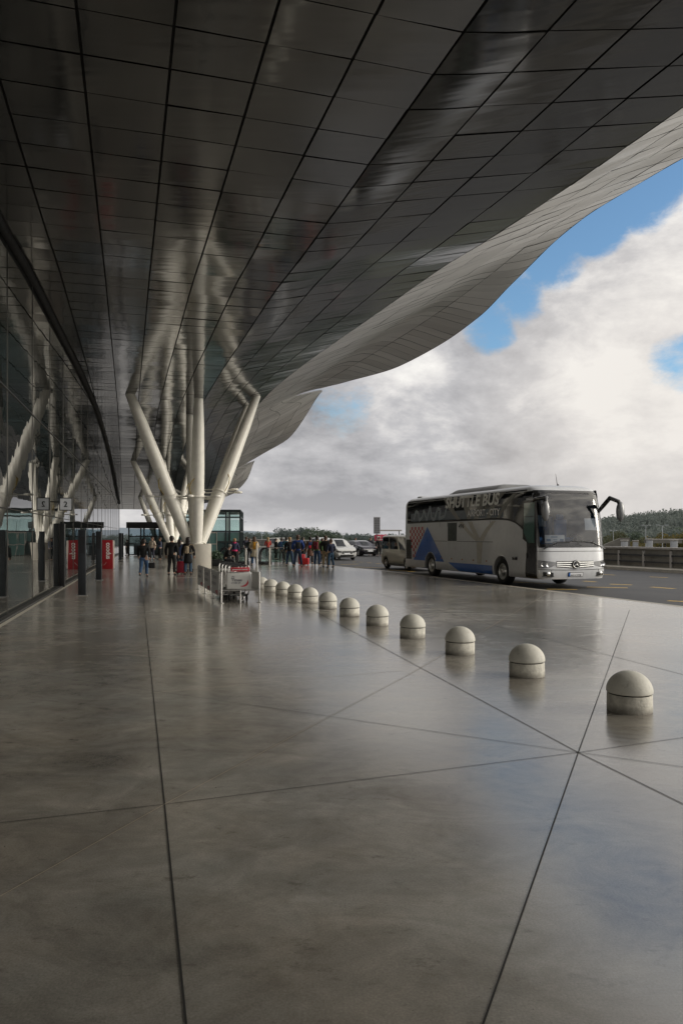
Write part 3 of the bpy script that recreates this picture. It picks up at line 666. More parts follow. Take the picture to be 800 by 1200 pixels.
for y0, y1, lbl in ((-.1, -.86, 0), (-.05, .93, 1)):                 # wipers lie flat at the foot of the screen
    mb = MB()
    p0, p1, p2 = bus_front(y0-.05, 1.62 if not lbl else 1.66, .03), bus_front((y0*.45+y1*.55), 1.60 if not lbl else 1.63, .05), bus_front(y1, 1.39, .05)
    mb.tube([p0, p1, p2], [.012, .018, .022], 6); mb.tube([bus_front(y0+(y1-y0)*k/6-.02, 1.645-.04*(k/6)**2+(.02 if lbl else 0), .022) for k in range(5)], .012, 6)
    mb.build('wiper', MBLKP, bus)
mb = MB(); mb.tube([(-1.15, .05, 3.66), (-1.22, .05, 3.78), (-1.30, .05, 4.12)], [.02, .012, .006], 6); mb.lathe([(.045, 0), (.04, .05), (0, .07)], (-1.15, .05, 3.66), 10); mb.build('aerial', MBLKP, bus)
for sg, y in ((-1, -1.37), (1, 1.45)):                                # hanging mirrors on bowed arms
    mb = MB()
    q = [bus_front(sg*.88, 3.02 if sg < 0 else 2.72, .0), bus_front(sg*.98, 3.14 if sg < 0 else 2.95, .06)+Vector((.16, 0, 0)), Vector((.24, y-sg*.28, 3.18)), Vector((.40, y-sg*.06, 3.06)), Vector((.42, y, 2.86))]
    if sg < 0: q = [bus_front(-.96, 3.05, 0)+Vector((-.1, 0, 0)), bus_front(-.98, 3.14, .05)+Vector((.2, 0, 0)), Vector((.30, y+.10, 3.14)), Vector((.42, y+.0, 3.02)), Vector((.44, y-.0, 2.86))]
    mb.tube(q, [.06, .075, .08, .075, .06], 12); arm = mb.build('mirror_arm', MBLKP, bus)
    mb = MB(); mb.ell((.43, y, 2.70), (.12, .135, .36), 14, 10); mb.build('mirror_head', mat('mirror_grey', (.22, .225, .23), .35, metal=.3, coat=.3), bus)
    mb = MB(); mb.ell((.36, y, 2.70), (.08, .12, .32), 14, 10); mb.build('mirror_glass', MBLKP, bus)
# sides
def side_band(name, m, d0, d1, zlo, zhi, off, sg=-1, nd=24, nz=5):
    mb = MB(); mb.grid(lambda a, b: bus_side(d0+(d1-d0)*a, zlo(d0+(d1-d0)*a)+(zhi(d0+(d1-d0)*a)-zlo(d0+(d1-d0)*a))*b, off, sg), nd, nz, True, sg < 0); return mb.build(name, m, bus)
K = lambda v: (lambda d: v)
low = pw([0, .98, 1.3, 1.8, 2.3, 2.9, 3.4, 13], [1.9, 1.98, 2.18, 2.38, 2.47, 2.505, 2.51, 2.47])
for sg in (-1, 1):
    side_band('side_window', MBGL, .62 if sg > 0 else 1.0, 11.95, low, K(3.50), .005, sg, 60, 7)
    side_band('belt_line', MLINE, 1.0, 11.95, lambda d: low(d)-.05, lambda d: low(d)+.015, .009, sg, 60, 1)
    mb = MB()
    for d in (3.6, 5.2, 6.5, 7.42, 8.2): mb.quad(*[bus_side(d+a, z, .004, sg) for a, z in ((0, .38), (.022, .38), (.022, 2.44), (0, 2.44))])
    mb.grid(lambda a, b: bus_side(3.4+3.1*a, 1.60+.018*b, .004, sg), 4, 1); mb.grid(lambda a, b: bus_side(7.45+4.6*a, 1.60+.018*b, .004, sg), 4, 1)
    mb.build('panel_gap', MLINE, bus)
    side_band('blue_stripe', MBLUE, 3.45, 7.3, lambda d: .365+max(0, (d-6.4))*.36, K(.70), .008, sg, 20, 8)
    mb = MB(); tri = [(7.75, .68), (11.15, .74), (9.55, 2.28)]
    mb.grid(lambda a, b: bus_side((7.75*(1-b)+9.55*b)*(1-a)+(11.15*(1-b)+9.55*b)*a, .70+1.56*b, .006, sg), 30, 20)
    bt = mb.build('blue_triangle', MBLUE, bus)
    bm = bmesh.new(); bm.from_mesh(bt.data)
    bmesh.ops.delete(bm, geom=[f for f in bm.faces if (f.calc_center_median().x+9.2)**2+(f.calc_center_median().z-.5)**2 < .62**2], context='FACES'); bm.to_mesh(bt.data); bm.free()
    mw = MB(); mr2 = MB()
    for j in range(11):
        z0, z1 = 2.26-j*.145, 2.26-(j+1)*.145
        for i in range(10):
            a0, a1 = 11.62-i*.2, 11.62-(i+1)*.2
            lim = 9.58+(2.28-z1)*(11.1-9.55)/1.56; left = 11.62-(2.26-z0)*.33
            if a1 < lim-.12 or a0 > left+.16: continue
            a1 = max(a1, lim); (mr2 if (i+j) % 2 else mw).quad(*[bus_side(d, z, .005, sg) for d, z in ((a0, z0), (a1, z0), (a1, z1), (a0, z1))])
    mw.build('white_check', MWT, bus); mr2.build('red_check', MRD, bus)
    mb = MB()
    for k in range(9): mb.box((-11.72, sg*1.28, .78+k*.10), (.62, .025, .05), M=Matrix.Rotation(R(25)*sg, 3, 'X'))
    mb.build('engine_vent', MLINE, bus)
    mb = MB(); mb.quad(*[bus_side(d, z, .003, sg) for d, z in ((11.4, .72), (12.05, .72), (12.05, 1.66), (11.4, 1.66))]); mb.build('vent_recess', mat('vent_grey', (.07, .07, .07), .7), bus)
    for d in AXL:
        mb = MB(); mb.tube([(-d+.60*math.cos(R(a)), sg*1.272, .50+.60*math.sin(R(a))) for a in range(-12, 193, 6)], .022, 6); mb.build('arch_trim', MBUS, bus)
        wheel(bus, -d, sg*1.08, .50, .30)
    for d in (3.9, 5.0, 6.0, 7.0, 8.0, 10.9):
        mb = MB(); mb.rbox(bus_side(d, .86, .01, sg), (.09, .02, .05), .008); mb.build('side_marker', mat('amber_marker', (.40, .12, .02), .3), bus)
    mb = MB(); mb.rbox(bus_side(1.75, 1.02, .012, sg), (.34, .02, .11), .008); mb.build('handle_recess', MBLKP, bus)
for d in AXL:
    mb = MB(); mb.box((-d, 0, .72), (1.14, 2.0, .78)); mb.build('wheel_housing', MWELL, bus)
# printed roof-strut pattern and lettering over windows and flank (door side)
def band_decal(mb, pts, w0, w1, off):
    n = len(pts)-1
    for i in range(n):
        (da, za), (db, zb) = pts[i], pts[i+1]; L = math.hypot(db-da, zb-za); nx, nz = -(zb-za)/L, (db-da)/L
        wa = w0+(w1-w0)*i/n; wb = w0+(w1-w0)*(i+1)/n; k = 4
        for j in range(k):
            f0, f1 = j/k, (j+1)/k; P = []
            for f, sgn in ((f0, -1), (f1, -1), (f1, 1), (f0, 1)):
                ww = (wa+(wb-wa)*f)/2; P.append(bus_side(da+(db-da)*f+nx*ww*sgn, min(3.5, za+(zb-za)*f+nz*ww*sgn), off))
            mb.quad(*P)
def strut_decal(name, m, d0, z0, d1, z1, w0, w1, bow, off):
    """a printed raking strut: soft curve from (d0,z0) to (d1,z1)"""
    mb = MB()
    def fn(a, b):
        w = w0+(w1-w0)*a; return bus_side(d0+(d1-d0)*a+bow*math.sin(PI*a)+w*(b-.5), min(3.485, z0+(z1-z0)*a), off)
    mb.grid(fn, 12, 2); return mb.build(name, m, bus)
for k, q in enumerate(((6.35, 2.53, 7.55, 3.49, .34, .62, .10), (5.35, 2.53, 5.75, 3.49, .34, .66, .05), (4.75, 2.53, 4.35, 3.49, .40, .50, -.05), (3.75, 2.53, 2.75, 3.49, .30, .58, .12), (2.95, 2.53, 1.75, 3.40, .22, .34, .14))):
    strut_decal('strut_print', MDEC, *q, .0092+.0006*k)
MFLK = mat('pale_flank_print', (.50, .475, .42), .4, metal=.1)
for k, q in enumerate(((4.62, 1.64, 6.1, 2.42, .42, .34, .12), (4.5, 1.64, 5.3, 2.42, .40, .36, .05), (4.35, 1.64, 3.3, 2.42, .42, .30, .1), (4.5, .74, 4.48, 1.60, .36, .52, 0))):
    strut_decal('flank_print', MFLK, *q, .0032+.0006*k)
mb = MB(); rr = random.Random(4)
zig = [(11.1, 2.6), (10.9, 3.0), (10.55, 2.92), (10.5, 2.58), (10.1, 2.7), (9.95, 3.02), (9.6, 2.56), (9.25, 3.18), (9.05, 2.62), (8.75, 2.58), (8.45, 3.05), (8.1, 2.98), (8.3, 2.6), (7.7, 2.7), (7.55, 3.02)]
for a, b in zip(zig, zig[1:]): band_decal(mb, [a, b], .16, .13, .0085)
mb.build('crowd_print', MDEC2, bus)
mb = MB(); mb.grid(lambda a, b: bus_side(2.6+8.9*a, 2.54+.36*b, .0068), 20, 1); mb.build('lower_print', mat('blue_grey_print', (.07, .10, .135), .3), bus)
text('SHUTTLE BUS', .62, mat('sign_grey_lettering', (.92, .91, .87), .5, var=.1), 'lettering', bus, bus_side(7.62, 3.05, .020), (1, 0, 0), (0, 0, 1), .22, 4.75, .020)
text('AIRPORT - CITY', .36, mat('pale_lettering', (.92, .91, .90), .5), 'lettering', bus, bus_side(5.5, 2.64, .020), (1, 0, 0), (0, 0, 1), 0, 2.7, .010)
text('496', .26, MLINE, 'lettering', bus, bus_side(6.35, 2.16, .008), (1, 0, 0), (0, 0, 1), .2, .5, .004)
# doors
mb = MB(); mb.grid(lambda a, b: bus_side(6.52+.86*a, .40+2.02*b, .004), 2, 2); dr = mb.build('door', mat('door_silver', (.60, .61, .62), .36, metal=.12, coat=.4), bus)
mb = MB(); mb.quad(*[bus_side(d, z, .008) for d, z in ((7.38, 1.62), (6.52, 1.62), (6.52, 2.40), (7.38, 2.40))]); mb.build('door_window', mat('dim_door_pane', (.12, .13, .12), .12), dr)
sw = pw([.36, .9, 1.4, 1.9, 2.4, 3.0], [1.05, 1.0, .93, .98, 1.2, 1.22])
mb = MB(); mb.grid(lambda a, b: bus_side(.30+((sw(.36+2.75*b) if b < .5 else 1.2)-.30)*a, .36+2.75*b, .007), 6, 24); dr = mb.build('front_door', MBLKP, bus)
mb = MB(); mb.grid(lambda a, b: bus_side(.42+(.70 if b > .25 else .40+.30*b*4)*a, 1.60+1.42*b, .012), 4, 8); mb.build('door_window', MTEAL, dr)
mb = MB(); mb.grid(lambda a, b: bus_side(.42+.70*a, 2.52+.02*b, .016), 2, 1); mb.build('glazing_bar', MLINE, dr)
mb = MB(); mb.rbox(bus_side(.9, 1.15, .02), (.06, .03, .18), .01); mb.build('handle', MLINE, dr)
mb = MB(); mb.grid(lambda a, b: bus_side(.58+.62*a, 3.17+.26*b, .006), 4, 2); mb.build('quarter_window', MBGL, bus)
# roof pod
mb = MB()
def pod(a, b):
    d = 3.7+4.5*a; e = min(1, a/.07, (1-a)/.10); y = -.92+1.84*b; q = 1-abs(2*b-1)**6
    return Vector((-d, y, 3.66+.23*math.sqrt(max(0, min(1, e)))*q))
mb.grid(pod, 40, 24); mb.build('roof_pod', mat('pod_grey', (.20, .20, .195), .45, var=.1), bus)
mb = MB(); mb.rbox((-11.9, 0, 3.72), (.5, 1.4, .10), .03); mb.build('roof_hatch', MBUS, bus)
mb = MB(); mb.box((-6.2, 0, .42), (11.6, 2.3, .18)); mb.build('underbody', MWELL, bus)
# ------------------------------------------------------------------ cars
def car(label, m, loc, rz, L, W, H, prof, belt, glass_x, van=False, arch=(.78, .8), r=.33, gl=None, group=None):
    """local +x is the nose. prof: top outline z(x); belt: shoulder height z(x); glass_x: (rear foot, rear head, front head, front foot)"""
    o = thing('parked_van' if van else 'parked_car', label, 'van' if van else 'car', loc, rz, group)
    xs = sorted(set([round(-L/2+L*i/36, 3) for i in range(37)]+[round(g, 3) for g in glass_x])); hw = W/2
    def plan(x):
        e = (L/2-abs(x))/(.55 if x > 0 else .4)
        return hw*(1 if e > 1 else .80+.20*math.sqrt(max(0, 1-(1-e)**2)))
    def sec(x):
        w_ = plan(x); zt = prof(x); zb = min(belt(x), zt-.02); gh = zt-zb; tw = w_*(1-.22*min(1, gh/.55)) if not van else w_*(1-.09*min(1, gh/.7))
        e = max(0, 1-(L/2-abs(x))/.28); zl = .20+.16*e
        return [(w_*.86, zl), (w_*.97, zl+.10), (w_, .52), (w_*.985, zb-.10), (w_*.95, zb), (w_*.95+(tw-w_*.95)*.5, zb+gh*.5), (tw*1.0, zb+gh*.90), (tw*.86, zb+gh*.985), (tw*.4, zt), (0, zt+.008)]
    S = [sec(x) for x in xs]; body = MB(); scr = MB(); win = MB(); n = 10
    bv = [(x, sg*p[0], p[1]) for x, s in zip(xs, S) for sg in (1,) for p in s]
    full = []
    for x, s in zip(xs, S): full.append([Vector((x, p[0], p[1])) for p in s]+[Vector((x, -p[0], p[1])) for p in s[::-1][1:]])
    m_ = len(full[0]); vs = [p for r_ in full for p in r_]
    fs = [(i*m_+k, (i+1)*m_+k, (i+1)*m_+(k+1) % m_, i*m_+(k+1) % m_) for i in range(len(xs)-1) for k in range(m_)]
    fs += [tuple(range(m_)), tuple((len(xs)-1)*m_+k for k in range(m_))[::-1]]
    body.add(vs, fs, True); bo = body.build('body', m, o)
    ax = (L/2-arch[0], -L/2+arch[1])
    cut_arches(bo, [(a, r, r+.06, sg*(hw-.26), sg*(hw+.3)) for a in ax for sg in (-1, 1)])
    bm = bmesh.new(); bm.from_mesh(bo.data)
    for e in bm.edges:
        if len(e.link_faces) == 2 and e.calc_face_angle(0) > R(42): e.smooth = False
    bm.to_mesh(bo.data); bm.free()
    gl = gl or MBGL
    def P(x, k, off=.008, sg=1):
        s = sec(x); p = s[k]; return Vector((x, sg*p[0], p[1]))
    def lerp_row(x, v, off, sg):                            # point on the side glass, v 0 belt .. 1 head
        s = sec(x); a, b, c = s[4], s[5], s[6]
        p = (a[0]+(b[0]-a[0])*v*2, a[1]+(b[1]-a[1])*v*2) if v < .5 else (b[0]+(c[0]-b[0])*(v*2-1), b[1]+(c[1]-b[1])*(v*2-1))
        return Vector((x, sg*(p[0]+off), p[1]))
    rf, rh, fh, ff = glass_x
    splits = [(.0, .46), (.49, .95)] if not van else [(.0, .30), (.33, .62), (.68, 1.0)]
    for sg in (1, -1):
        for a0, a1 in splits:
            mb = MB()
            def fn(a, b):
                lo = rf+.12+(ff-.25-rf-.12)*(a0+(a1-a0)*a); hi = rh+.08+(fh-.05-rh-.08)*(a0+(a1-a0)*a)
                return lerp_row(lo+(hi-lo)*b, .06+.86*b, .008, sg)
            mb.grid(fn, 10, 5, True, sg > 0); mb.build('side_window', gl, o)
    for nm, x0, x1, sgn in (('windscreen', ff, fh, 1), ('rear_window', rf, rh, -1)):
        mb = MB()
        def fn2(a, b):
            x = x0+(x1-x0)*(.04+.92*b); s = sec(x); t = (a*2-1); q = s[8][0]*0+ (s[7][0]*.5+s[4][0]*.5)*.92
            z = prof(x)+.012-.10*abs(t)**3*(1-.3*b)*.5; return Vector((x+.02*sgn-sgn*.10*abs(t)**2, t*min(q, s[4][0]*.95), z))
        mb.grid(fn2, 12, 6, True, sgn < 0); mb.build(nm, gl, o)
    # nose: grille, lamps, plate, bumper intake
    def nose(y, z, off=.01):
        best = L/2
        for i in range(60):
            x = L/2-i*.012
            if plan(x)*.97 >= abs(y) and prof(x) > z and (.20+.16*max(0, 1-(L/2-x)/.28)) <= z+.02: best = x; break
        return Vector((best+off, y, z))
    hz_ = prof(L/2-.05)-.14 if not van else 1.0
    mb = MB(); mb.grid(lambda a, b: nose(-hw*.46+hw*.92*a, hz_-.16+.19*b-.02*abs(2*a-1)), 12, 3); g_ = mb.build('grille', MGRL, o)
    mb = MB(); mb.grid(lambda a, b: nose(-hw*.48+hw*.96*a, hz_+.02+.025*b, .02), 12, 1)
    for k in range(2): mb.grid(lambda a, b: nose(-hw*.42+hw*.84*a, hz_-.11+.06*k+.015*b, .018), 12, 1)
    mb.build('bar', MCHR, g_)
    mb = MB(); mb.grid(lambda a, b: nose(-hw*.62+hw*1.24*a, .28+.14*b, .014), 12, 2); mb.build('intake', MGRL, o)
    mb = MB(); mb.grid(lambda a, b: nose(-.26+.52*a, .45+.11*b, .03), 3, 1); mb.build('number_plate', MPAP, o)
    for sg in (-1, 1):
        mb = MB(); mb.grid(lambda a, b: nose(sg*hw*(.50+.42*a), hz_-.10+.04*a+.14*b, .012), 6, 3, True, sg < 0); mb.build('headlight', MLAMP, o)
        mb = MB(); mb.rbox((ff-.35 if not van else ff-.2, sg*(hw+.09), belt(0)+.08), (.12, .2, .15), .04); mb.build('wing_mirror', m, o)
        mb = MB(); mb.box((-L/2-.0, sg*hw*.7, belt(-L/2)-.16 if not van else 1.0), (.05, .22, .16)); mb.build('tail_light', MRD, o)
        for a in ax: wheel(o, a, sg*(hw-.12), r, .21, 5)
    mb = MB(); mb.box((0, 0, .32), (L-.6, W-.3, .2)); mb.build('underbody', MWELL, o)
    mb = MB()
    for sg in (-1, 1): mb.box((0, sg*(hw*.955), .30), (L*.5, .05, .08))
    mb.build('sill', MDK, o)
    return o
MCW = mat('white_car_paint', (.62, .62, .60), .25, var=.04, coat=.6); MCD = mat('dark_purple_car_paint', (.035, .032, .045), .22, var=.1, coat=.8, metal=.3)
MCV = mat('beige_van_paint', (.44, .42, .345), .35, var=.06, coat=.4); MCGY = mat('grey_car_paint', (.30, .31, .32), .25, metal=.4, coat=.5)
suvp = pw([-2.3, -2.2, -2.0, -1.5, -.4, .3, 1.15, 1.7, 2.1, 2.3], [.95, 1.25, 1.50, 1.64, 1.67, 1.60, 1.06, 1.0, .90, .70])
suvb = pw([-2.3, 0, 1.2, 2.3], [1.02, .98, .97, .66])
carp = pw([-2.1, -2.0, -1.75, -1.2, -.3, .35, 1.15, 1.6, 2.0, 2.12], [.85, 1.08, 1.28, 1.42, 1.46, 1.38, .98, .93, .82, .6])
carb = pw([-2.1, 0, 1.2, 2.12], [.95, .92, .90, .55])
vanp = pw([-2.5, -2.46, -2.36, -1.0, .9, 1.3, 2.05, 2.4, 2.5], [1.70, 1.85, 1.95, 1.98, 1.97, 1.88, 1.20, 1.05, .75])
vanb = pw([-2.5, 0, 1.5, 2.5], [1.10, 1.10, 1.05, .7])
Z0 = -.12
rzb = R(-71.3)
p = gp(394, 656.2, Z0); car('white estate car facing the camera behind the waiting crowd', MCW, (p.x, p.y+1.5, Z0), R(-68), 4.5, 1.85, 1.67, suvp, suvb, (-2.2, -1.55, .32, 1.18))
p = gp(423, 651.8, Z0); car('dark purple hatchback facing the camera between the white car and the beige van', MCD, (p.x, p.y+1.6, Z0), R(-66), 4.2, 1.8, 1.46, carp, carb, (-2.0, -1.25, .36, 1.16))
p = gp(468, 665.8, Z0); q = Vector((.3206, -.9472, 0))
car('beige van parked close behind the coach', MCV, (4.0, 42.7, Z0), R(-71.3), 4.9, 1.95, 1.98, vanp, vanb, (-2.42, -2.32, 1.25, 2.05), True, (.95, .95), .34)
for px, Y, mm, lab, rz in ((329, 84, MCV, 'pale estate car mostly hidden behind the crowd, left one', -60), (379, 90, MCW, 'white estate car mostly hidden behind the crowd, right one', -60)):
    car(lab, mm, ((px-400)/870*Y, Y, Z0), R(rz), 4.5, 1.85, 1.67, suvp, suvb, (-2.2, -1.55, .32, 1.18))

# ------------------------------------------------------------------ bollards
MBOL = mat('bollard_concrete', (.66, .645, .575), .62, var=.13, scale=4, bump=.2, bscale=50)
MBOLD = mat('bollard_base_concrete', (.57, .55, .485), .75, var=.38, scale=7, bump=.4, bscale=40)
words = ['nearest', 'second nearest', 'third nearest', 'fourth nearest', 'fifth nearest', 'sixth nearest', 'seventh nearest', 'eighth nearest', 'fourth farthest', 'third farthest', 'second farthest', 'farthest']
bol = [(737, 838), (617, 795.5), (538.5, 768), (483, 748.5), (441.8, 734), (409.5, 723), (384, 714), (363, 707), (346, 702), (331.5, 698), (317.5, 694.3), (306.5, 691)]
def grime(m):
    """dirt band near the ground and small chips, in object space"""
    nt = NT(m); b = nt.n['Principled BSDF']; src = b.inputs['Base Color'].links[0].from_socket; P = nt.new('ShaderNodeTexCoord').outputs['Object']; oi = nt.new('ShaderNodeObjectInfo').outputs['Random']
    ad = nt.new('ShaderNodeVectorMath', _operation='ADD', i0=P); cb = nt.new('ShaderNodeCombineXYZ', X=nt.math('MULTIPLY', oi, 37.0), Y=nt.math('MULTIPLY', oi, 91.0)); nt.link(cb.outputs[0], ad.inputs[1])
    n = nt.new('ShaderNodeTexNoise', Vector=ad.outputs[0], Scale=9.0, Detail=8.0, Roughness=.7).outputs['Fac']; z = nt.new('ShaderNodeSeparateXYZ', i0=P).outputs[2]
    band = nt.new('ShaderNodeMapRange', Value=nt.math('ADD', z, nt.math('MULTIPLY', n, -.10)), i1=-.06, i2=.03, i3=.75, i4=0.0).outputs[0]
    spots = nt.new('ShaderNodeMapRange', Value=n, i1=.62, i2=.70, i3=0.0, i4=.45).outputs[0]
    nt.link(nt.mix(nt.math('MAXIMUM', band, spots), src, (.10, .085, .065)), b.inputs['Base Color'])
grime(MBOLD); grime(MBOL)
B0 = None
for (px, py), wd in zip(bol, words):
    q = gp(px, py); d = Vector((q.x, q.y, 0)).normalized()*.225; q = q+d
    lab = wd+' domed concrete bollard in the curving row between floor and kerb'
    if B0 is None:
        B0 = thing('bollard', lab, 'bollard', q, .4, 'domed concrete bollards along the forecourt')
        mb = MB(); mb.lathe([(0, 0), (.228, 0), (.229, .06), (.228, .172), (.222, .180), (0, .180)], seg=48); o = mb.build('base', MBOLD, B0); o.modifiers.new('e', 'EDGE_SPLIT').split_angle = R(45)
        mb = MB(); mb.lathe([(0, .178), (.212, .178), (.212, .196), (0, .196)], seg=48); mb.build('groove', MDARK, B0)
        prof = [(0, .192), (.222, .192), (.233, .199)]+[(.235*math.cos(R(a)), .205+.215*math.sin(R(a))) for a in range(0, 91, 6)]
        mb = MB(); mb.lathe(prof, seg=48); o = mb.build('dome', MBOL, B0); o.modifiers.new('e', 'EDGE_SPLIT').split_angle = R(50)
    else:
        c = dup(B0, q, random.uniform(0, 6), lab); c.rotation_euler = (R(random.uniform(-1, 1)), R(random.uniform(-1, 1)), random.uniform(0, 6))

# ------------------------------------------------------------------ trolley bay
MSGN = mat('trolley_board_white', (.50, .50, .48), .4, var=.06); MSGR = mat('trolley_board_red', (.40, .03, .045), .4)
MGTX = mat('board_grey_print', (.16, .16, .17), .5)
pA, pB = gp(259.5, 707), gp(301, 705.5); pC = gp(233, 690.5); dirv = (pC-pA); dirv.z = 0; Lr = dirv.length; dv = dirv.normalized(); wv = Vector((dv.y, -dv.x, 0)); W_ = 1.04
bay = thing('trolley_bay', 'stainless steel rail bay holding luggage trolleys beside the row of bollards', 'trolley bay', pA, math.atan2(wv.y, wv.x))
HB = .84
for k in range(4):
    for x in (0, W_):
        if x and k in (1, 2): continue
        mb = MB(); mb.tube([(x, Lr*k/3, 0), (x, Lr*k/3, HB)], .028, 10); mb.lathe([(0, 0), (.075, 0), (.075, .014), (0, .014)], (x, Lr*k/3, 0), 16); mb.build('post', MSTEEL, bay)
mb = MB()
for x in (0, W_): mb.tube([(x, 0, HB-.03), (x, Lr, HB-.03)], .022, 8); mb.tube([(x, 0, .30), (x, Lr, .30)], .018, 8)
mb.tube([(0, 0, .34), (W_, 0, .34)], .02, 8); mb.tube([(W_*.5, 0, .34), (W_*.5, 0, .0)], .018, 8)
mb.build('rail', MSTEEL, bay)
for k in range(3):
    y0, y1 = Lr*k/3+.10, Lr*(k+1)/3-.10
    mb = MB(); mb.box((-.045, (y0+y1)/2, .50), (.012, y1-y0, .62)); pn = mb.build('side_board', MSGN, bay)
    for j in range(4):
        mb = MB(); mb.box((-.053, y0+.3+.12*j, .27), (.004, .07, .13-.02*j)); mb.build('red_mark', MSGR, pn)
    text('Travel', .18, MGTX, 'lettering', pn, (-.053, y1-.12, .62), (0, -1, 0), (0, 0, 1), 0, 1.0, .003)
    text('smarter', .16, MGTX, 'lettering', pn, (-.053, y1-.12, .44), (0, -1, 0), (0, 0, 1), 0, .9, .003)
mb = MB(); mb.box((W_+.04, Lr*.16, .54), (.012, Lr/3-.2, .55)); mb.build('end_board', mat('brushed_board', (.34, .33, .31), .4, metal=.5), bay)
def trolley(x, y, label, front):
    t = thing('luggage_trolley', label, 'trolley', pA+wv*x+dv*y, math.atan2(wv.y, wv.x), 'nested luggage trolleys in the bay')
    mb = MB()
    for s in (-.29, .29): mb.tube([(s, 1.0, .14), (s*.95, .12, .20), (s*.95, .0, .30), (s*.98, .02, .95), (s*.9, .04, 1.0)], .018, 8)
    mb.tube([(-.27, .04, 1.0), (.27, .04, 1.0)], .022, 8); mb.tube([(-.27, .5, .17), (.27, .5, .17)], .016, 8); mb.tube([(-.27, .95, .14), (.27, .95, .14)], .016, 8); mb.build('frame', MSTEEL, t)
    mb = MB(); mb.tube([(-.2, .035, 1.0), (.2, .035, 1.0)], .03, 10); mb.build('handle', MDK, t)
    mb = MB(); mb.tube([(-.27, .06, .80), (-.27, .30, .82), (.27, .30, .82), (.27, .06, .80)], .012, 6)
    for k in range(5): mb.tube([(-.2+.1*k, .06, .80), (-.2+.1*k, .30, .82)], .006, 5)
    mb.build('basket', MSTEEL, t)
    for s in (-.24, .24):
        mb = MB(); mb.lathe([(.07, -.02), (.10, -.018), (.10, .018), (.07, .02)], (s, .16, .10), 16, Matrix.Rotation(R(90), 3, 'Y')); mb.tube([(s, .16, .1), (s, .16, .2)], .014, 6); mb.build('wheel', MTYRE, t)
    mb = MB(); mb.lathe([(.05, -.02), (.12, -.025), (.12, .025), (.05, .02)], (.0, .9, .12), 16, Matrix.Rotation(R(90), 3, 'Y')); mb.build('wheel', MTYRE, t)
    if front:
        mb = MB(); mb.lathe([(.055, -.012), (.08, -.022), (.085, .0), (.08, .022), (.055, .012)], (.06, -.07, .11), 18, Matrix.Rotation(R(60), 3, 'Z') @ Matrix.Rotation(R(90), 3, 'Y')); mb.build('castor', MSTEEL, t)
        mb = MB(); mb.rbox((0, -.02, .585), (.66, .022, .44), .012); bd = mb.build('front_board', MSGN, t)
        mb = MB(); mb.rbox((0, -.018, .585), (.69, .012, .47), .01); mb.build('surround', MSTEEL, bd)
        mb = MB(); n = 14
        mb.grid(lambda a, b: Vector((.04+.235*math.sin(R(100*a-5)*1.0), -.034, .66-.21*math.cos(R(80*(1-a)))*.9-.0+.0)) if False else Vector((.03+(.20+.06*b*math.sin(PI*min(1, a*1.2)))*math.cos(R(-95+120*a)), -.034, .60+(.155+.05*b*math.sin(PI*min(1, a*1.2)))*math.sin(R(-95+120*a)))), n, 1)
        mb.build('red_swoosh', MSGR, bd)
        text('Zl', .09, MGTX, 'lettering', bd, (-.22, -.034, .66), (1, 0, 0), (0, 0, 1), 0, .09, .003)
        text('Times', .11, MGTX, 'lettering', bd, (-.22, -.034, .575), (1, 0, 0), (0, 0, 1), 0, .30, .004)
        text('ovdje je', .07, MGTX, 'lettering', bd, (-.22, -.034, .515), (1, 0, 0), (0, 0, 1), 0, .26, .002)
        mb = MB(); mb.rbox((.03, -.02, .90), (.52, .03, .12), .01); hb = mb.build('handle_board', MSGR, t)
        text('press to move', .05, MSGN, 'lettering', hb, (-.19, -.037, .885), (1, 0, 0), (0, 0, 1), 0, .42, .002)
    mb = MB(); mb.box((0, .55, .16), (.5, .75, .02)); mb.build('deck', MDK, t); return t
trolley(.52, .25, 'front luggage trolley in the bay carrying the white board with red swoosh', True)
for k, w_ in enumerate(('second', 'third', 'fourth')): trolley(.52, .85+.62*k, w_+' luggage trolley from the front, nested behind the white board', False)
o = trolley(0, 0, 'stray luggage trolley standing by the drum left of the bay', False); q = gp(225, 671); o.location = q; o.rotation_euler = (0, 0, 1.2); del o['group']
# ------------------------------------------------------------------ people
def skin_mesh(name, chains, sub=1):
    """one continuous skinned surface; chains = lists of (point, radius); first point of a later chain joins the nearest earlier vertex"""
    vs, es, rs = [], [], []
    for ch in chains:
        prev = None
        for i, (p, r) in enumerate(ch):
            p = Vector(p)
            if i == 0 and vs:
                k = min(range(len(vs)), key=lambda j: (vs[j]-p).length)
                if (vs[k]-p).length < .02: prev = k; continue
            vs.append(p); rs.append(r)
            if prev is not None: es.append((prev, len(vs)-1))
            prev = len(vs)-1
    me = bpy.data.meshes.new('s'); me.from_pydata([tuple(v) for v in vs], es, [])
    o = bpy.data.objects.new('s', me); COL.objects.link(o)
    o.modifiers.new('skin', 'SKIN')
    if not me.skin_vertices: me.skin_vertices.new()
    for i, r in enumerate(rs):
        me.skin_vertices[0].data[i].radius = (r if isinstance(r, tuple) else (r, r))
        me.skin_vertices[0].data[i].use_root = (i == 0)
    sb = o.modifiers.new('sub', 'SUBSURF'); sb.levels = sub; sb.render_levels = sub
    bpy.context.view_layer.update()
    out = bpy.data.meshes.new_from_object(o.evaluated_get(bpy.context.evaluated_depsgraph_get())); out.name = name
    out.polygons.foreach_set('use_smooth', [True]*len(out.polygons)); bpy.data.objects.remove(o); bpy.data.meshes.remove(me); return out
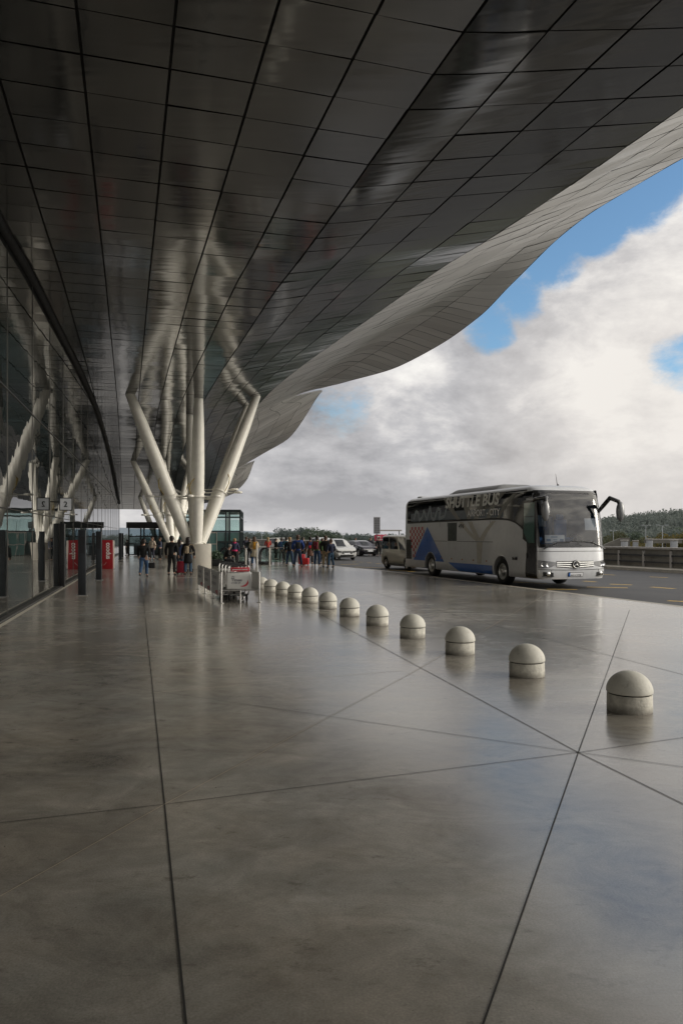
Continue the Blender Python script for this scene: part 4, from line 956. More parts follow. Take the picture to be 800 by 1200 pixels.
POSES = {   # hip, knee, ankle offsets (x, y, z) right then left; wrists and elbows
    'stand': dict(k=[(.10, .02, .49), (-.10, .01, .49)], a=[(.11, -.02, .09), (-.12, -.03, .09)], e=[(.24, -.03, 1.12), (-.24, -.03, 1.12)], w=[(.25, .06, .88), (-.25, .05, .88)]),
    'walk': dict(k=[(.09, .17, .50), (-.09, -.03, .48)], a=[(.09, .17, .10), (-.09, -.30, .17)], e=[(.24, -.12, 1.13), (-.24, .06, 1.12)], w=[(.24, -.06, .90), (-.24, .20, .93)]),
    'hold': dict(k=[(.10, .03, .49), (-.10, .00, .49)], a=[(.12, .0, .09), (-.11, -.04, .09)], e=[(.24, .02, 1.12), (-.24, .0, 1.12)], w=[(.13, .25, 1.14), (-.12, .26, 1.10)]),
    'apart': dict(k=[(.13, .02, .49), (-.13, .01, .49)], a=[(.18, -.02, .09), (-.18, -.02, .09)], e=[(.27, -.05, 1.14), (-.25, .0, 1.12)], w=[(.24, .10, .95), (-.23, .12, .93)]),
}
CACHE = {}
def hand_chains(w, e, fwd):
    w = Vector(w); d = (w-Vector(e)).normalized(); s = d.cross(Vector(fwd)).normalized(); n = s.cross(d)
    pm = w+d*.075; out = [[(w, .026), (w+d*.04, (.036, .022)), (pm, (.038, .02))]]
    for k, (o_, L) in enumerate(((-.03, .066), (-.01, .076), (.01, .071), (.03, .056))):
        b = pm+s*o_; out.append([(pm, .03), (b+d*.015, .010), (b+d*(.015+L*.5)+n*.012, .009), (b+d*(.01+L)+n*.035, .007)])
    out.append([(w+d*.04, .03), (w+d*.055+n*.03-s*.02, .011), (w+d*.095+n*.045-s*.02, .008)]); return out
def figure(pose, sex):
    key = (pose, sex)
    if key in CACHE: return CACHE[key]
    P = POSES[pose]; sw = .185 if sex == 'm' else .160; hipw = .085
    torso = [((0, 0, .93), .135), ((0, .0, 1.08), .12 if sex == 'm' else .108), ((0, .0, 1.25), .135), ((0, -.01, 1.38), .105), ((0, -.012, 1.46), .058), ((0, .0, 1.53), .054), ((0, .015, 1.585), .072), ((0, .012, 1.645), .084), ((0, .0, 1.715), .058)]
    ch = [torso]
    for i, sg in enumerate((1, -1)):
        sh = (sg*sw, -.01, 1.40); e = P['e'][i]; w = P['w'][i]
        ch.append([((0, -.01, 1.38), .1), (sh, .062), (Vector(sh).lerp(Vector(e), .5), .050), (e, .042), (Vector(e).lerp(Vector(w), .5), .038), (w, .026)])
        ch += hand_chains(w, e, (-sg*.3, 1, 0))
        k = P['k'][i]; a = P['a'][i]
        ch.append([((0, 0, .93), .1), ((sg*hipw, 0, .86), .10), (Vector((sg*hipw, 0, .86)).lerp(Vector(k), .5), .080), (k, .056), (Vector(k).lerp(Vector(a), .4)+Vector((0, -.02, 0)), .056), (a, .036), (Vector(a)+Vector((sg*.01, .09, -.055)), .034), (Vector(a)+Vector((sg*.015, .16, -.062)), .022)])
    body = skin_mesh('body', ch)
    # nose, ears and brow ridge
    bm = bmesh.new(); bm.from_mesh(body)
    def blob(c, d):
        m = MB(); m.ell(c, d, 8, 6); vv = [bm.verts.new(v) for v in m.v]
        for f in m.f:
            try: bm.faces.new([vv[i] for i in f])
            except ValueError: pass
    blob((0, .096, 1.628), (.012, .022, .024)); blob((.083, .005, 1.64), (.012, .02, .03)); blob((-.083, .005, 1.64), (.012, .02, .03)); blob((0, .086, 1.585), (.024, .012, .007))
    bm.to_mesh(body); bm.free()
    def arms(rad):
        out = []
        for i, sg in enumerate((1, -1)):
            sh = (sg*sw, -.01, 1.40); e = P['e'][i]; w = P['w'][i]
            out.append([((0, -.01, 1.37), .1), (sh, .078*rad), (Vector(sh).lerp(Vector(e), .5), .066*rad), (e, .058*rad), (Vector(e).lerp(Vector(w), .55), .052*rad), (Vector(e).lerp(Vector(w), .97), .042*rad)])
        return out
    jk = skin_mesh('jacket', [[((0, -.0, .86), .150), ((0, 0, .96), .160), ((0, 0, 1.10), .148), ((0, 0, 1.26), .160), ((0, -.01, 1.37), .125), ((0, -.012, 1.46), .075), ((0, -.008, 1.50), .066)]]+arms(1.06))
    ct = skin_mesh('coat', [[((0, -.0, .52), .20), ((0, -.0, .60), .205), ((0, -.0, .78), .185), ((0, 0, .96), .168), ((0, 0, 1.10), .150), ((0, 0, 1.26), .158), ((0, -.01, 1.37), .122), ((0, -.012, 1.46), .076), ((0, -.008, 1.50), .07)]]+arms(1.06))
    tr_ = []
    for i, sg in enumerate((1, -1)):
        k = P['k'][i]; a = P['a'][i]
        tr_.append([((0, 0, .92), .13), ((sg*hipw, 0, .85), .108), (Vector((sg*hipw, 0, .85)).lerp(Vector(k), .5), .092), (k, .072), (Vector(k).lerp(Vector(a), .5)+Vector((0, -.015, 0)), .068), (Vector(k).lerp(Vector(a), .93), .058)])
    tr = skin_mesh('trousers', [[((0, 0, .92), .143), ((0, 0, 1.0), .135)]]+tr_)
    shs = []
    for i, sg in enumerate((1, -1)):
        a = Vector(P['a'][i]); shs.append(skin_mesh('shoe', [[(a+Vector((0, -.035, -.045)), .045), (a+Vector((sg*.005, .03, -.045)), .046), (a+Vector((sg*.012, .11, -.056)), .040), (a+Vector((sg*.016, .18, -.062)), .028)]]))
    hs = MB(); hs.ell((0, -.018, 1.672), (.096, .104, .100), 16, 10); hs.ell((0, -.045, 1.60), (.085, .065, .085), 12, 8)
    hl = MB(); hl.ell((0, -.018, 1.672), (.100, .108, .104), 16, 10); hl.ell((0, -.07, 1.56), (.105, .06, .17), 14, 8); hl.ell((0, -.085, 1.44), (.10, .05, .16), 14, 8)
    def bake(m, n): o = m.build(n, None); me = o.data; bpy.data.objects.remove(o); return me
    eye = MB(); eye.ell((.03, .078, 1.652), (.011, .009, .008), 8, 6); eye2 = MB(); eye2.ell((-.03, .078, 1.652), (.011, .009, .008), 8, 6)
    CACHE[key] = dict(body=body, jacket=jk, coat=ct, trousers=tr, shoe=shs, short=bake(hs, 'hair'), long=bake(hl, 'hair'), eye=[bake(eye, 'eye'), bake(eye2, 'eye')])
    return CACHE[key]
def cloth(c):
    c = tuple(x*.85 for x in c)
    return mat('cloth_%02d_%02d_%02d' % tuple(int(x*99) for x in c), c, .85, var=.25, scale=9, bump=.15, bscale=25)
SKIN = mat('skin', (.45, .27, .19), .55, var=.08); HAIRS = dict(dark=mat('dark_hair', (.018, .012, .009), .5), brown=mat('brown_hair', (.07, .035, .018), .5), fair=mat('fair_hair', (.28, .18, .08), .5), grey=mat('grey_hair', (.22, .21, .2), .5))
def put(name, me, m, parent):
    o = bpy.data.objects.new(name, me); COL.objects.link(o); o.parent = parent
    if not me.materials: me.materials.append(m)
    else:
        o.material_slots[0].link = 'OBJECT'; o.material_slots[0].material = m
    return o
def person(label, loc, face, pose='stand', sex='m', top=(.02, .02, .022), legs=(.02, .03, .06), hair='dark', longhair=False, coat=False, h=1.74, shoes=(.03, .03, .03), group=None, bare=None):
    """face = heading in degrees, 0 looks away from the camera"""
    f = figure(pose, sex); o = thing('person', label, 'person', loc, R(face), group); o.scale = (h/1.77*1.13, h/1.77*1.13, h/1.77)
    put('body', f['body'], SKIN, o); put('coat' if coat else 'jacket', f['coat' if coat else 'jacket'], cloth(top), o); put('trousers', f['trousers'], cloth(legs), o)
    for m_ in f['shoe']: put('shoe', m_, cloth(shoes), o)
    put('hair', f['long' if longhair else 'short'], HAIRS[hair], o)
    for m_ in f['eye']: put('eye', m_, MBLK, o)
    return o
def backpack(label, loc, face, col, h=1.74, pocket=None, s=1.0):
    k = h/1.77; o = thing('backpack', label, 'backpack', (loc[0], loc[1], loc[2]), R(face)); o.scale = (k,)*3
    mb = MB(); mb.rbox((0, -.235*1.0, 1.22), (.30*s, .17, .44*s), .06); mb.build('bag_body', cloth(col), o)
    mb = MB(); mb.rbox((0, -.335, 1.13), (.23*s, .06, .20*s), .025); mb.build('pocket', cloth(pocket or tuple(c*.7 for c in col)), o)
    for sg in (-1, 1):
        mb = MB(); mb.tube([(sg*.09, -.17, 1.40), (sg*.11, -.08, 1.475), (sg*.115, .06, 1.45), (sg*.12, .145, 1.30), (sg*.14, .09, 1.10), (sg*.13, -.15, 1.04)], .018, 6); mb.build('strap', cloth(col), o)
    return o
def suitcase(label, loc, rz, col, h=.66):
    o = thing('suitcase', label, 'suitcase', loc, rz)
    mb = MB(); mb.rbox((0, 0, .05+h/2), (.42, .26, h), .05); mb.build('shell', mat('case_%02d' % int(col[0]*99), col, .4, var=.1, coat=.3), o)
    mb = MB()
    for k in range(4): mb.rbox((-.15+.1*k, .132, .05+h/2), (.02, .012, h*.8), .004)
    mb.build('ridge', mat('case_rib', tuple(c*.6 for c in col), .5), o)
    mb = MB(); mb.tube([(-.1, -.08, h), (-.1, -.08, h+.36), (.1, -.08, h+.36), (.1, -.08, h)], .012, 6); mb.build('handle', MDK, o)
    for x in (-.15, .15):
        mb = MB(); mb.lathe([(0, -.02), (.035, -.02), (.035, .02), (0, .02)], (x, -.06, .035), 12, Matrix.Rotation(R(90), 3, 'Y')); mb.build('wheel', MTYRE, o)
    return o
BLK = (.012, .012, .013); JEAN = (.035, .07, .14); NAVY = (.015, .022, .055)
g = lambda x, y: gp(x, y)
# left group under the canopy
p = g(168.5, 676.5); person('man in black jacket and blue jeans walking away alone on the left', p, 4, 'walk', 'm', BLK, (.05, .11, .22), 'dark', h=1.70)
o = thing('handbag', 'small black handbag hanging from the right hand of the lone walking man', 'handbag', (p.x+.36, p.y-.02, .40), R(8)); mb = MB(); mb.rbox((0, 0, .12), (.28, .12, .24), .04); mb.build('bag_body', cloth(BLK), o); mb = MB(); mb.tube([(-.08, 0, .22), (-.06, 0, .42), (.0, 0, .47), (.06, 0, .42), (.08, 0, .22)], .01, 6); mb.build('handle', cloth((.05, .05, .05)), o)
p = g(201.5, 674); person('tall man all in black standing beside the red suitcase near the drum', p, -6, 'stand', 'm', BLK, (.014, .015, .02), 'dark', h=1.82)
p = g(211, 671.5); person('person in slate blue jacket half hidden behind the tall man in black', p, -20, 'hold', 'f', (.05, .075, .16), (.04, .06, .10), 'dark', True, h=1.66)
p = g(220.5, 673.5); person('woman in long black coat with dark hair standing before the drum', p, 8, 'stand', 'f', BLK, (.06, .12, .20), 'dark', True, True, h=1.76); backpack('beige backpack on the woman in the long black coat', p+Vector((.12, 0, 0)), -45, (.40, .32, .22), 1.70, s=.85)
p = g(212.5, 672.5); suitcase('dark red suitcase standing between the man in black and the woman in long coat', p, .2, (.25, .012, .03), .55)
p = g(178.5, 656); person('distant person in cream top near the black pavilion', p, 160, 'stand', 'f', (.50, .42, .34), (.03, .03, .05), 'brown', True, h=1.72)
p = g(187.5, 656.5); person('distant person in dark coat with arms held forward near the black pavilion', p, 120, 'hold', 'f', (.05, .06, .10), BLK, 'brown', h=1.68)
p = g(149, 651); person('distant person in black left of the pavilion doorway', p, 60, 'hold', 'm', BLK, BLK, 'dark', h=1.45)
# by the escalator
p = g(275, 662); person('woman in navy and pink vest standing behind the trolley bay', p, 10, 'stand', 'f', (.03, .035, .085), BLK, 'fair', h=1.66)
o = thing('sports_vest', 'bright pink trimmed vest worn by the woman behind the trolley bay', 'vest', p, R(10)); o.scale = (.94,)*3
for z, hh, rr_ in ((.955, .05, .19), (1.44, .07, .115)):
    mb = MB(); mb.lathe([(rr_, z-hh), (rr_+.012, z), (rr_*.97, z+hh)], seg=20); mb.build('pink_band', cloth((.70, .04, .16)), o)
p = g(263, 668); 
bench = thing('suitcase', 'black upright suitcase used as a seat beside the drum', 'suitcase', p+Vector((0, .2, 0)), .4); mb = MB(); mb.rbox((0, 0, .27), (.5, .36, .44), .05); mb.build('shell', mat('case_black', (.015, .015, .016), .5), bench); mb = MB(); mb.tube([(-.12, .1, .48), (-.12, .1, .56), (.12, .1, .56), (.12, .1, .48)], .014, 6); mb.build('handle', MDK, bench)
# seated figure: its own pose
def seated(label, loc, face):
    POSES['sit'] = dict(k=[(.13, .44, .50), (-.13, .44, .50)], a=[(.13, .42, .09), (-.13, .42, .09)], e=[(.25, .12, .82), (-.25, .12, .82)], w=[(.14, .38, .74), (-.14, .38, .74)])
    P = POSES['sit']; lean = .12
    ch = [[((0, 0, .55), .14), ((0, .05, .70), .125), ((0, .12, .88), .135), ((0, .17, 1.0), .105), ((0, .20, 1.08), .058), ((0, .235, 1.14), .055), ((0, .27, 1.19), .075), ((0, .285, 1.25), .084), ((0, .29, 1.315), .058)]]
    jk = [[((0, -.02, .50), .165), ((0, .05, .70), .15), ((0, .12, .88), .158), ((0, .17, 1.0), .122), ((0, .20, 1.09), .07)]]; tr = [[((0, 0, .52), .15), ((0, .02, .60), .14)]]
    for i, sg in enumerate((1, -1)):
        sh = (sg*.18, .17, 1.0); e, w, k, a = P['e'][i], P['w'][i], P['k'][i], P['a'][i]
        ch.append([((0, .17, 1.0), .1), (sh, .062), (e, .044), (w, .028)]); ch += hand_chains(w, e, (0, 0, -1))
        ch.append([((0, 0, .55), .1), ((sg*.10, .06, .53), .10), ((sg*.12, .25, .53), .082), (k, .06), (a, .038), (Vector(a)+Vector((0, .12, -.058)), .03)])
        jk.append([((0, .17, 1.0), .1), (sh, .08), (e, .062), (Vector(e).lerp(Vector(w), .95), .046)])
        tr.append([((0, 0, .52), .1), ((sg*.10, .06, .53), .115), ((sg*.12, .25, .53), .095), (k, .075), (Vector(k).lerp(Vector(a), .9), .06)])
    o = thing('person', label, 'person', loc, R(face))
    put('body', skin_mesh('body', ch), SKIN, o); put('jacket', skin_mesh('jacket', jk), cloth(BLK), o); put('trousers', skin_mesh('trousers', tr), cloth((.02, .02, .024)), o)
    for a in P['a']: put('shoe', skin_mesh('shoe', [[(Vector(a)+Vector((0, -.03, -.045)), .045), (Vector(a)+Vector((0, .16, -.058)), .03)]]), cloth(BLK), o)
    mb = MB(); mb.ell((0, .265, 1.285), (.094, .098, .085), 14, 8); mb.build('hair', HAIRS['grey'], o); return o
seated('person in black jacket sitting bent forward beside the drum', p+Vector((0, .2, 0)), -75)
p = g(288.5, 655.5); person('person in dark jacket with arms forward, waiting left of the yellow backpack', p, 30, 'hold', 'm', (.03, .035, .05), (.05, .06, .08), 'brown', h=1.74)
p = g(292.5, 656); person('person in dark green jacket waiting close behind the yellow backpack', p, -20, 'hold', 'm', (.02, .03, .025), BLK, 'brown', h=1.62)
p = g(298, 663); person('woman in long cream coat wearing a yellow backpack', p, 12, 'hold', 'f', (.52, .45, .34), (.03, .09, .20), 'brown', True, True, h=1.76); backpack('mustard yellow backpack on the woman in the cream coat', p, 24, (.55, .27, .02), 1.76)
p = g(314, 654); person('person in red top leaning behind the escalator rail', p, 20, 'hold', 'f', (.45, .06, .04), (.05, .04, .06), 'fair', True, h=1.68)
# waiting crowd
p = g(323.5, 656); person('person in black coat stooping at the left end of the crowd', p, -70, 'hold', 'm', BLK, BLK, 'dark', False, True, h=1.62)
p = g(330, 657); person('person in mid blue anorak behind the glass rail at the left of the crowd', p, -10, 'hold', 'f', (.04, .10, .24), (.03, .03, .04), 'dark', h=1.66)
p = g(335.5, 658.5); person('person in teal jacket and dark trousers beside the blue anorak', p, 14, 'stand', 'm', (.02, .09, .13), (.02, .02, .025), 'dark', h=1.72)
p = g(339.5, 663.5); person('person in black puffer jacket and jeans left of the man in royal blue', p, -8, 'apart', 'm', BLK, JEAN, 'fair', h=1.74); backpack('small black backpack on the person in the black puffer jacket', p, -8, (.02, .022, .03), 1.72, s=.8)
p = g(349, 664.5); person('tall man in royal blue jacket at the centre of the crowd', p, 5, 'apart', 'm', (.02, .06, .26), (.025, .04, .085), 'brown', h=1.88); backpack('dark backpack on the tall man in royal blue', p, 10, (.02, .02, .03), 1.82, s=.85)
p = g(355, 659.5); person('woman with dark hair and grey top right of the man in royal blue', p, -40, 'stand', 'f', (.05, .045, .05), BLK, 'dark', True, h=1.74)
p = g(353.5, 662); suitcase('tall red suitcase behind the man in royal blue', p, .3, (.50, .01, .02), .62)
p = g(358, 662.5); suitcase('small red cabin case right of the tall red suitcase', p, -.2, (.62, .015, .02), .40)
p = g(363.5, 661.5); person('woman in long brown plaid coat with a red and blue backpack', p, 0, 'stand', 'f', (.16, .085, .06), BLK, 'dark', False, True, h=1.76); backpack('red and navy backpack on the woman in the brown coat', p, 6, (.03, .045, .16), 1.74, (.62, .03, .05), .95)
p = g(371.5, 664); person('man in green jacket and jeans carrying a maroon backpack', p, -14, 'stand', 'm', (.08, .16, .045), (.035, .075, .16), 'dark', h=1.82, shoes=(.5, .48, .45)); backpack('maroon backpack on the man in the green jacket', p, -18, (.20, .02, .035), 1.8)
p = g(377.5, 661); person('person in black top and grey shorts between the green jacket and beige trousers', p, -30, 'stand', 'm', BLK, (.06, .06, .07), 'brown', h=1.66)
p = g(381.5, 664.5); person('man in black jacket and beige trousers near the right end of the crowd', p, -12, 'stand', 'm', BLK, (.38, .29, .17), 'brown', h=1.82)
p = g(387.5, 665); person('person in navy jacket and jeans at the right end of the crowd', p, 40, 'apart', 'm', NAVY, (.035, .085, .15), 'brown', h=1.64)
# across the road
def far(px, Y): return Vector(((px-400)/870*Y, Y, Z0))
person('distant man in black standing behind the dark purple car', far(416.5, 73), 150, 'stand', 'm', BLK, BLK, 'dark', h=1.74)
person('distant person in dark suit beside the parapet, left of the red billboard pair', far(434, 71.5), 170, 'hold', 'm', (.03, .03, .04), (.02, .02, .025), 'dark', h=1.78)
person('distant person in black suit standing below the red billboard', far(444, 69), 190, 'stand', 'm', (.015, .015, .02), BLK, 'dark', h=1.78)
# ------------------------------------------------------------------ escalator head, posts, pavilion, glass building
MGR = glass('balustrade_glass', (.62, .74, .70), 1.5, .02)
MHAND = mat('black_handrail', (.012, .012, .013), .4)
yE = 1610/(661.5-627)
def escal(px, wd, label):
    x = (px-400)/870*yE; o = thing('escalator', label, 'escalator', (x, yE, 0), R(14), 'escalators going down beside the crowd')
    def arch(y, lean):
        n = 14; q = [(-wd/2, y, .06), (-wd/2*.96, y+.05, .55)]
        for i in range(n+1): a = PI-PI*i/n; q.append((wd/2*.9*math.cos(a), y+.08+lean, .62+.40*math.sin(a)))
        return q+[(wd/2*.96, y+.05, .55), (wd/2, y, .06)]
    for y in (0, .62):
        q = arch(y, .0); mb = MB(); mb.tube(q, .045, 8); h_ = mb.build('handrail', MHAND, o)
        mb = MB(); mb.add([(a, b, c) for a, b, c in q], [tuple(range(len(q)))]); mb.build('glass_panel', MGR, h_)
        mb = MB(); mb.rbox((0, y+.02, .09), (wd+.12, .12, .18), .02); mb.build('skirt', MBLKP, o)
    mb = MB()
    for k in range(5): mb.box((0, .9+.4*k, -.02-.0*k), (wd*.9, .36, .06))
    mb.build('step_plate', MSTEEL, o)
for px, wd, lb in ((285, .62, 'left escalator head with arched black handrail behind the slender posts'), (311.5, .66, 'middle escalator head with arched black handrail near the yellow backpack'), (264, .62, 'escalator head with arched black handrail partly hidden behind the seated person')):
    escal(px, wd, lb)
o = thing('guard_rail', 'glass guard rail with slim steel top rail in front of the waiting crowd', 'guard rail', ((323-400)/870*yE, yE+.3, 0), R(4))
for x in (-.35, .45, 1.2):
    mb = MB(); mb.tube([(x, 0, 0), (x, 0, 1.05)], .024, 8); mb.build('post', MBLKP if x else MSTEEL, o)
mb = MB(); mb.tube([(-.35, 0, 1.06), (1.2, 0, 1.06)], .025, 8); mb.build('top_rail', MSTEEL, o)
for x in (.05, .82):
    mb = MB(); mb.box((x, 0, .55), (.68, .014, .85)); mb.build('glass_panel', MGR, o)
for px, py, h_, lb in ((288, 668.5, 1.15, 'left one of the slender pale posts beside the escalators'), (301, 670.5, 1.45, 'tallest slender pale post just behind the trolley bay'), (316, 663, 1.06, 'right one of the slender pale posts, nearest the crowd')):
    q = gp(px, py); o = thing('slender_post', lb, 'post', q, 0, 'slender pale posts beside the escalators')
    mb = MB(); mb.tube([(0, 0, 0), (0, 0, h_)], .045, 12); mb.build('tube', MWHT, o); mb = MB(); mb.lathe([(0, 0), (.09, 0), (.09, .015), (0, .015)]); mb.build('base_plate', MSTEEL, o); mb = MB(); mb.ell((0, 0, h_), (.05, .05, .03), 12, 6); mb.build('cap', MSTEEL, o)
# planter beside the drum
q = gp(251, 664); o = thing('planter', 'low dark planter with green shrub beside the drum', 'planter', q+Vector((0, .6, 0)), .2)
mb = MB(); mb.rbox((0, 0, .2), (.8, .5, .4), .03); mb.build('tub', MBLK, o)
rr = random.Random(8)
def leaves(mb, n, c, d, size, rr, shell=.5):
    for _ in range(n):
        while True:
            v = Vector((rr.uniform(-1, 1), rr.uniform(-1, 1), rr.uniform(-1, 1)))
            if shell < v.length < 1: break
        p = Vector((c[0]+v.x*d[0], c[1]+v.y*d[1], c[2]+v.z*d[2])); a = Vector((rr.uniform(-1, 1), rr.uniform(-1, 1), rr.uniform(-1, 1))).normalized(); b = a.orthogonal().normalized(); s = size*rr.uniform(.6, 1.4)
        mb.add([p-a*s, p+b*s*.7, p+a*s, p-b*s*.7], [(0, 1, 2, 3)])
MSHR = mat('shrub_leaf', (.02, .05, .02), .6, var=.4); mb = MB(); leaves(mb, 260, (0, 0, .62), (.42, .3, .32), .07, rr, .2); mb.build('foliage', MSHR, o)
# black framed pavilion
MTG = glass('pavilion_glass', (.80, .86, .88), 1.45, .02)
Yp = 67.0; xl = (150.5-400)/870*Yp
o = thing('pavilion', 'low black framed glass pavilion with deep flat fascia at the far end of the forecourt', 'pavilion', (xl, Yp, 0), R(0))
W_p, D_p, H_p = 5.6, 4.0, 3.02
mb = MB(); mb.rbox((W_p/2, D_p/2, H_p-.27), (W_p+.3, D_p+.3, .54), .03); mb.build('roof', MBLK, o)
for i in range(5):
    for y in (0, D_p):
        mb = MB(); mb.box((.06+(W_p-.12)*i/4, y, (H_p-.54)/2), (.11, .11, H_p-.54)); mb.build('post', MBLK, o)
for y in (0, D_p):
    for z in (.08, 1.05, 1.72):
        mb = MB(); mb.box((W_p/2, y, z), (W_p-.1, .06, .09)); mb.build('transom', MBLK, o)
for y in (.0, D_p):
    for i in range(4):
        mb = MB(); mb.box((.06+(W_p-.12)*(i+.5)/4, y, 1.25), ((W_p-.12)/4-.12, .016, 2.3)); mb.build('pane', MTG, o)
mb = MB(); mb.rbox((.7, .9, .5), (.8, .5, .9), .05); mb.build('counter', mat('grey_counter', (.2, .21, .22), .5), o)
# green glass building
MGB = glass('green_glass', None, 1.8, .04, False, (.10, .20, .19)); MGB2 = mat('pale_green_glass', (.52, .70, .67), .12, var=.12, scale=.6, coat=.6); MFRM = mat('dark_green_frame', (.022, .032, .034), .35)
MDG = glass('deep_green_glass', None, 1.7, .03, False, (.018, .045, .045))
Yb = 71.0; xr = (281.5-400)/870*Yb
o = thing('glass_building', 'two storey green glass building with dark frame behind the column drum', 'building', (xr, Yb, 0), R(6))
W_b, D_b, H_b = 6.5, 9.0, 4.28
mb = MB(); mb.box((-W_b/2, D_b/2, H_b-.12), (W_b, D_b, .24)); mb.build('roof', MFRM, o)
mb = MB(); mb.box((-W_b/2, D_b/2+.1, 1.06), (W_b-.24, D_b-.24, 2.08)); mb.build('wall', MDG, o)
MGT = glass('see_through_green_glass', (.86, .935, .92), 1.6, .02)
for z0, z1 in ((2.26, 3.48), (3.63, 4.02)):
    mb = MB(); mb.box((-W_b/2, D_b, (z0+z1)/2), (W_b-.2, .03, z1-z0)); mb.build('pane', MGT, o)
    mb = MB(); mb.box((0, D_b/2, (z0+z1)/2), (.03, D_b-.3, z1-z0)); mb.build('pane', MGT, o)
cols = [0, -1.0, -1.35, -4.2, -6.5]
mb = MB()
for x in cols: mb.box((x, 0, H_b/2), (.13, .14, H_b))
for z in (2.18, 3.55, 1.2, .06): mb.box((-W_b/2, 0, z), (W_b, .12, .13))
for y in (0, 3, 6, 9): mb.box((0, y, H_b/2), (.14, .13, H_b))
for z in (2.18, 3.55): mb.box((0, D_b/2, z), (.12, D_b, .12))
mb.build('frame', MFRM, o)
for x0, x1 in zip(cols, cols[1:]):
    for z0, z1, mm in ((2.26, 3.48, MGT), (3.63, 4.02, MGT), (1.28, 2.1, MGB), (.14, 1.12, MDG)):
        if x0-x1 < .5 and mm is MGT: mm = MGB2
        mb = MB(); mb.box(((x0+x1)/2, .02, (z0+z1)/2), (x0-x1-.16, .03, z1-z0)); mb.build('pane', mm, o)
mb = MB(); mb.box((-2.9, -.06, 1.05), (1.35, .06, 2.0)); dr = mb.build('door', MGB, o)
mb = MB()
for x in (-3.6, -2.9, -2.2): mb.box((x, -.10, 1.05), (.07, .05, 2.1))
mb.box((-2.9, -.10, 2.08), (1.47, .05, .1)); mb.box((-2.9, -.10, 1.0), (1.35, .05, .07)); mb.build('door_frame', MRAIL, dr)
mb = MB(); mb.rbox((-4.6, -.30, 2.75), (.6, .3, .9), .05); mb.build('wall_unit', MFRM, o)
mb = MB()
for z in (2.75, 2.95): mb.tube([(-6.3, -.28, z), (-4.9, -.28, z)], .02, 6)
mb.build('hand_rail', MFRM, o)
# ------------------------------------------------------------------ signs across the road
MGS = mat('grey_sign_slat', (.16, .16, .165), .5, var=.2)
q = Vector(((441.5-400)/870*75, 75, Z0)); o = thing('sign_pylon', 'tall grey two column sign pylon rising behind the parked cars', 'sign', q, R(6))
mb = MB(); mb.tube([(0, .1, 0), (0, .1, 3.75)], .05, 8); mb.build('pole', MDK, o)
for sg in (-1, 1):
    mb = MB()
    for k in range(9): mb.box((sg*.16, 0, 2.25+.175*k), (.27, .07, .13))
    mb.build('slat_panel', MGS, o)
mb = MB(); mb.box((0, .03, 2.95), (.66, .04, 1.7)); mb.build('backing', mat('pale_sign_back', (.34, .34, .35), .5), o)
q = Vector(((446-400)/870*77, 77, Z0)); o = thing('billboard', 'pinkish red billboard with white wording behind the parapet', 'billboard', q, R(4))
mb = MB(); mb.rbox((0, 0, 1.70), (1.3, .08, .62), .01); mb.build('board', mat('pink_red_board', (.55, .05, .09), .5, var=.1), o)
for x in (-.5, .5):
    mb = MB(); mb.tube([(x, .06, 0), (x, .06, 1.6)], .035, 8); mb.build('leg', MDK, o)
text('taxi', .3, MLET, 'lettering', o, (-.5, -.05, 1.72), (1, 0, 0), (0, 0, 1), 0, .5, .005); text('city tours', .2, MLET, 'lettering', o, (-.5, -.05, 1.48), (1, 0, 0), (0, 0, 1), 0, .9, .003)
mb = MB(); mb.tube([(.2, -.05, 1.6), (.4, -.05, 1.85), (.52, -.05, 1.72)], .03, 6); mb.build('mark', MLET, o)
q = Vector(((455-400)/870*78, 78, Z0)); o = thing('bus_shelter', 'flat roofed shelter beside the red billboard', 'shelter', q, R(4))
mb = MB(); mb.box((0, 0, 2.45), (2.6, 1.4, .14)); mb.build('roof', MRAIL, o)
for x in (-1.2, 1.2):
    mb = MB(); mb.tube([(x, .5, 0), (x, .5, 2.4)], .05, 8); mb.build('post', MDK, o)
# viaduct pieces beyond the parapet, on the right
MPIL = mat('pale_pillar', (.36, .37, .38), .6, var=.12)
for px, Y, w_, ht, lb in ((731, 62, .5, 1.9, 'pale square pillar just right of the coach, beyond the parapet'), (744, 64, .42, 1.85, 'second pale square pillar from the coach, beyond the parapet'), (760.5, 62, .45, 2.0, 'pale square pillar left of the flat shelter, beyond the parapet'), (789, 60, .5, 1.95, 'pale square pillar at the right end of the flat shelter')):
    o = thing('pillar', lb, 'pillar', ((px-400)/870*Y, Y, -5), R(-8), 'pale pillars beyond the parapet')
    mb = MB(); mb.rbox((0, 0, (ht-.6+5)/2), (w_, w_*.7, ht-.6+5), .03); mb.build('shaft', MPIL, o); mb = MB(); mb.rbox((0, 0, ht-.5+5), (w_+.06, w_*.7+.06, .12), .02); mb.build('cap', MRAIL, o)
o = thing('flat_shelter', 'long flat roofed shelter beyond the parapet on the right', 'shelter', ((776-400)/870*63, 63, -5), R(-8))
mb = MB(); mb.box((0, 0, 6.3), (2.6, 1.8, .28)); mb.build('roof', MPAR, o); mb = MB(); mb.box((0, -.9, 6.49), (2.7, .06, .1)); mb.build('roof_edge', MRAIL, o)
for x in (-1.0, .2, 1.0):
    mb = MB(); mb.tube([(x, 0, 0), (x, 0, 6.2)], .07, 8); mb.build('post', MDK, o)
o = thing('ramp_wall', 'sloping grey ramp wall right beside the coach front', 'wall', ((722-400)/870*66, 66, -5), R(-8))
mb = MB(); mb.prism([(-1.1, 0), (1.1, 0), (1.1, 6.6), (.3, 6.6), (-1.1, 6.0)], lambda a, b, d: Vector((a, d, b)), -.2, .2); mb.build('ramp', MPAR, o)
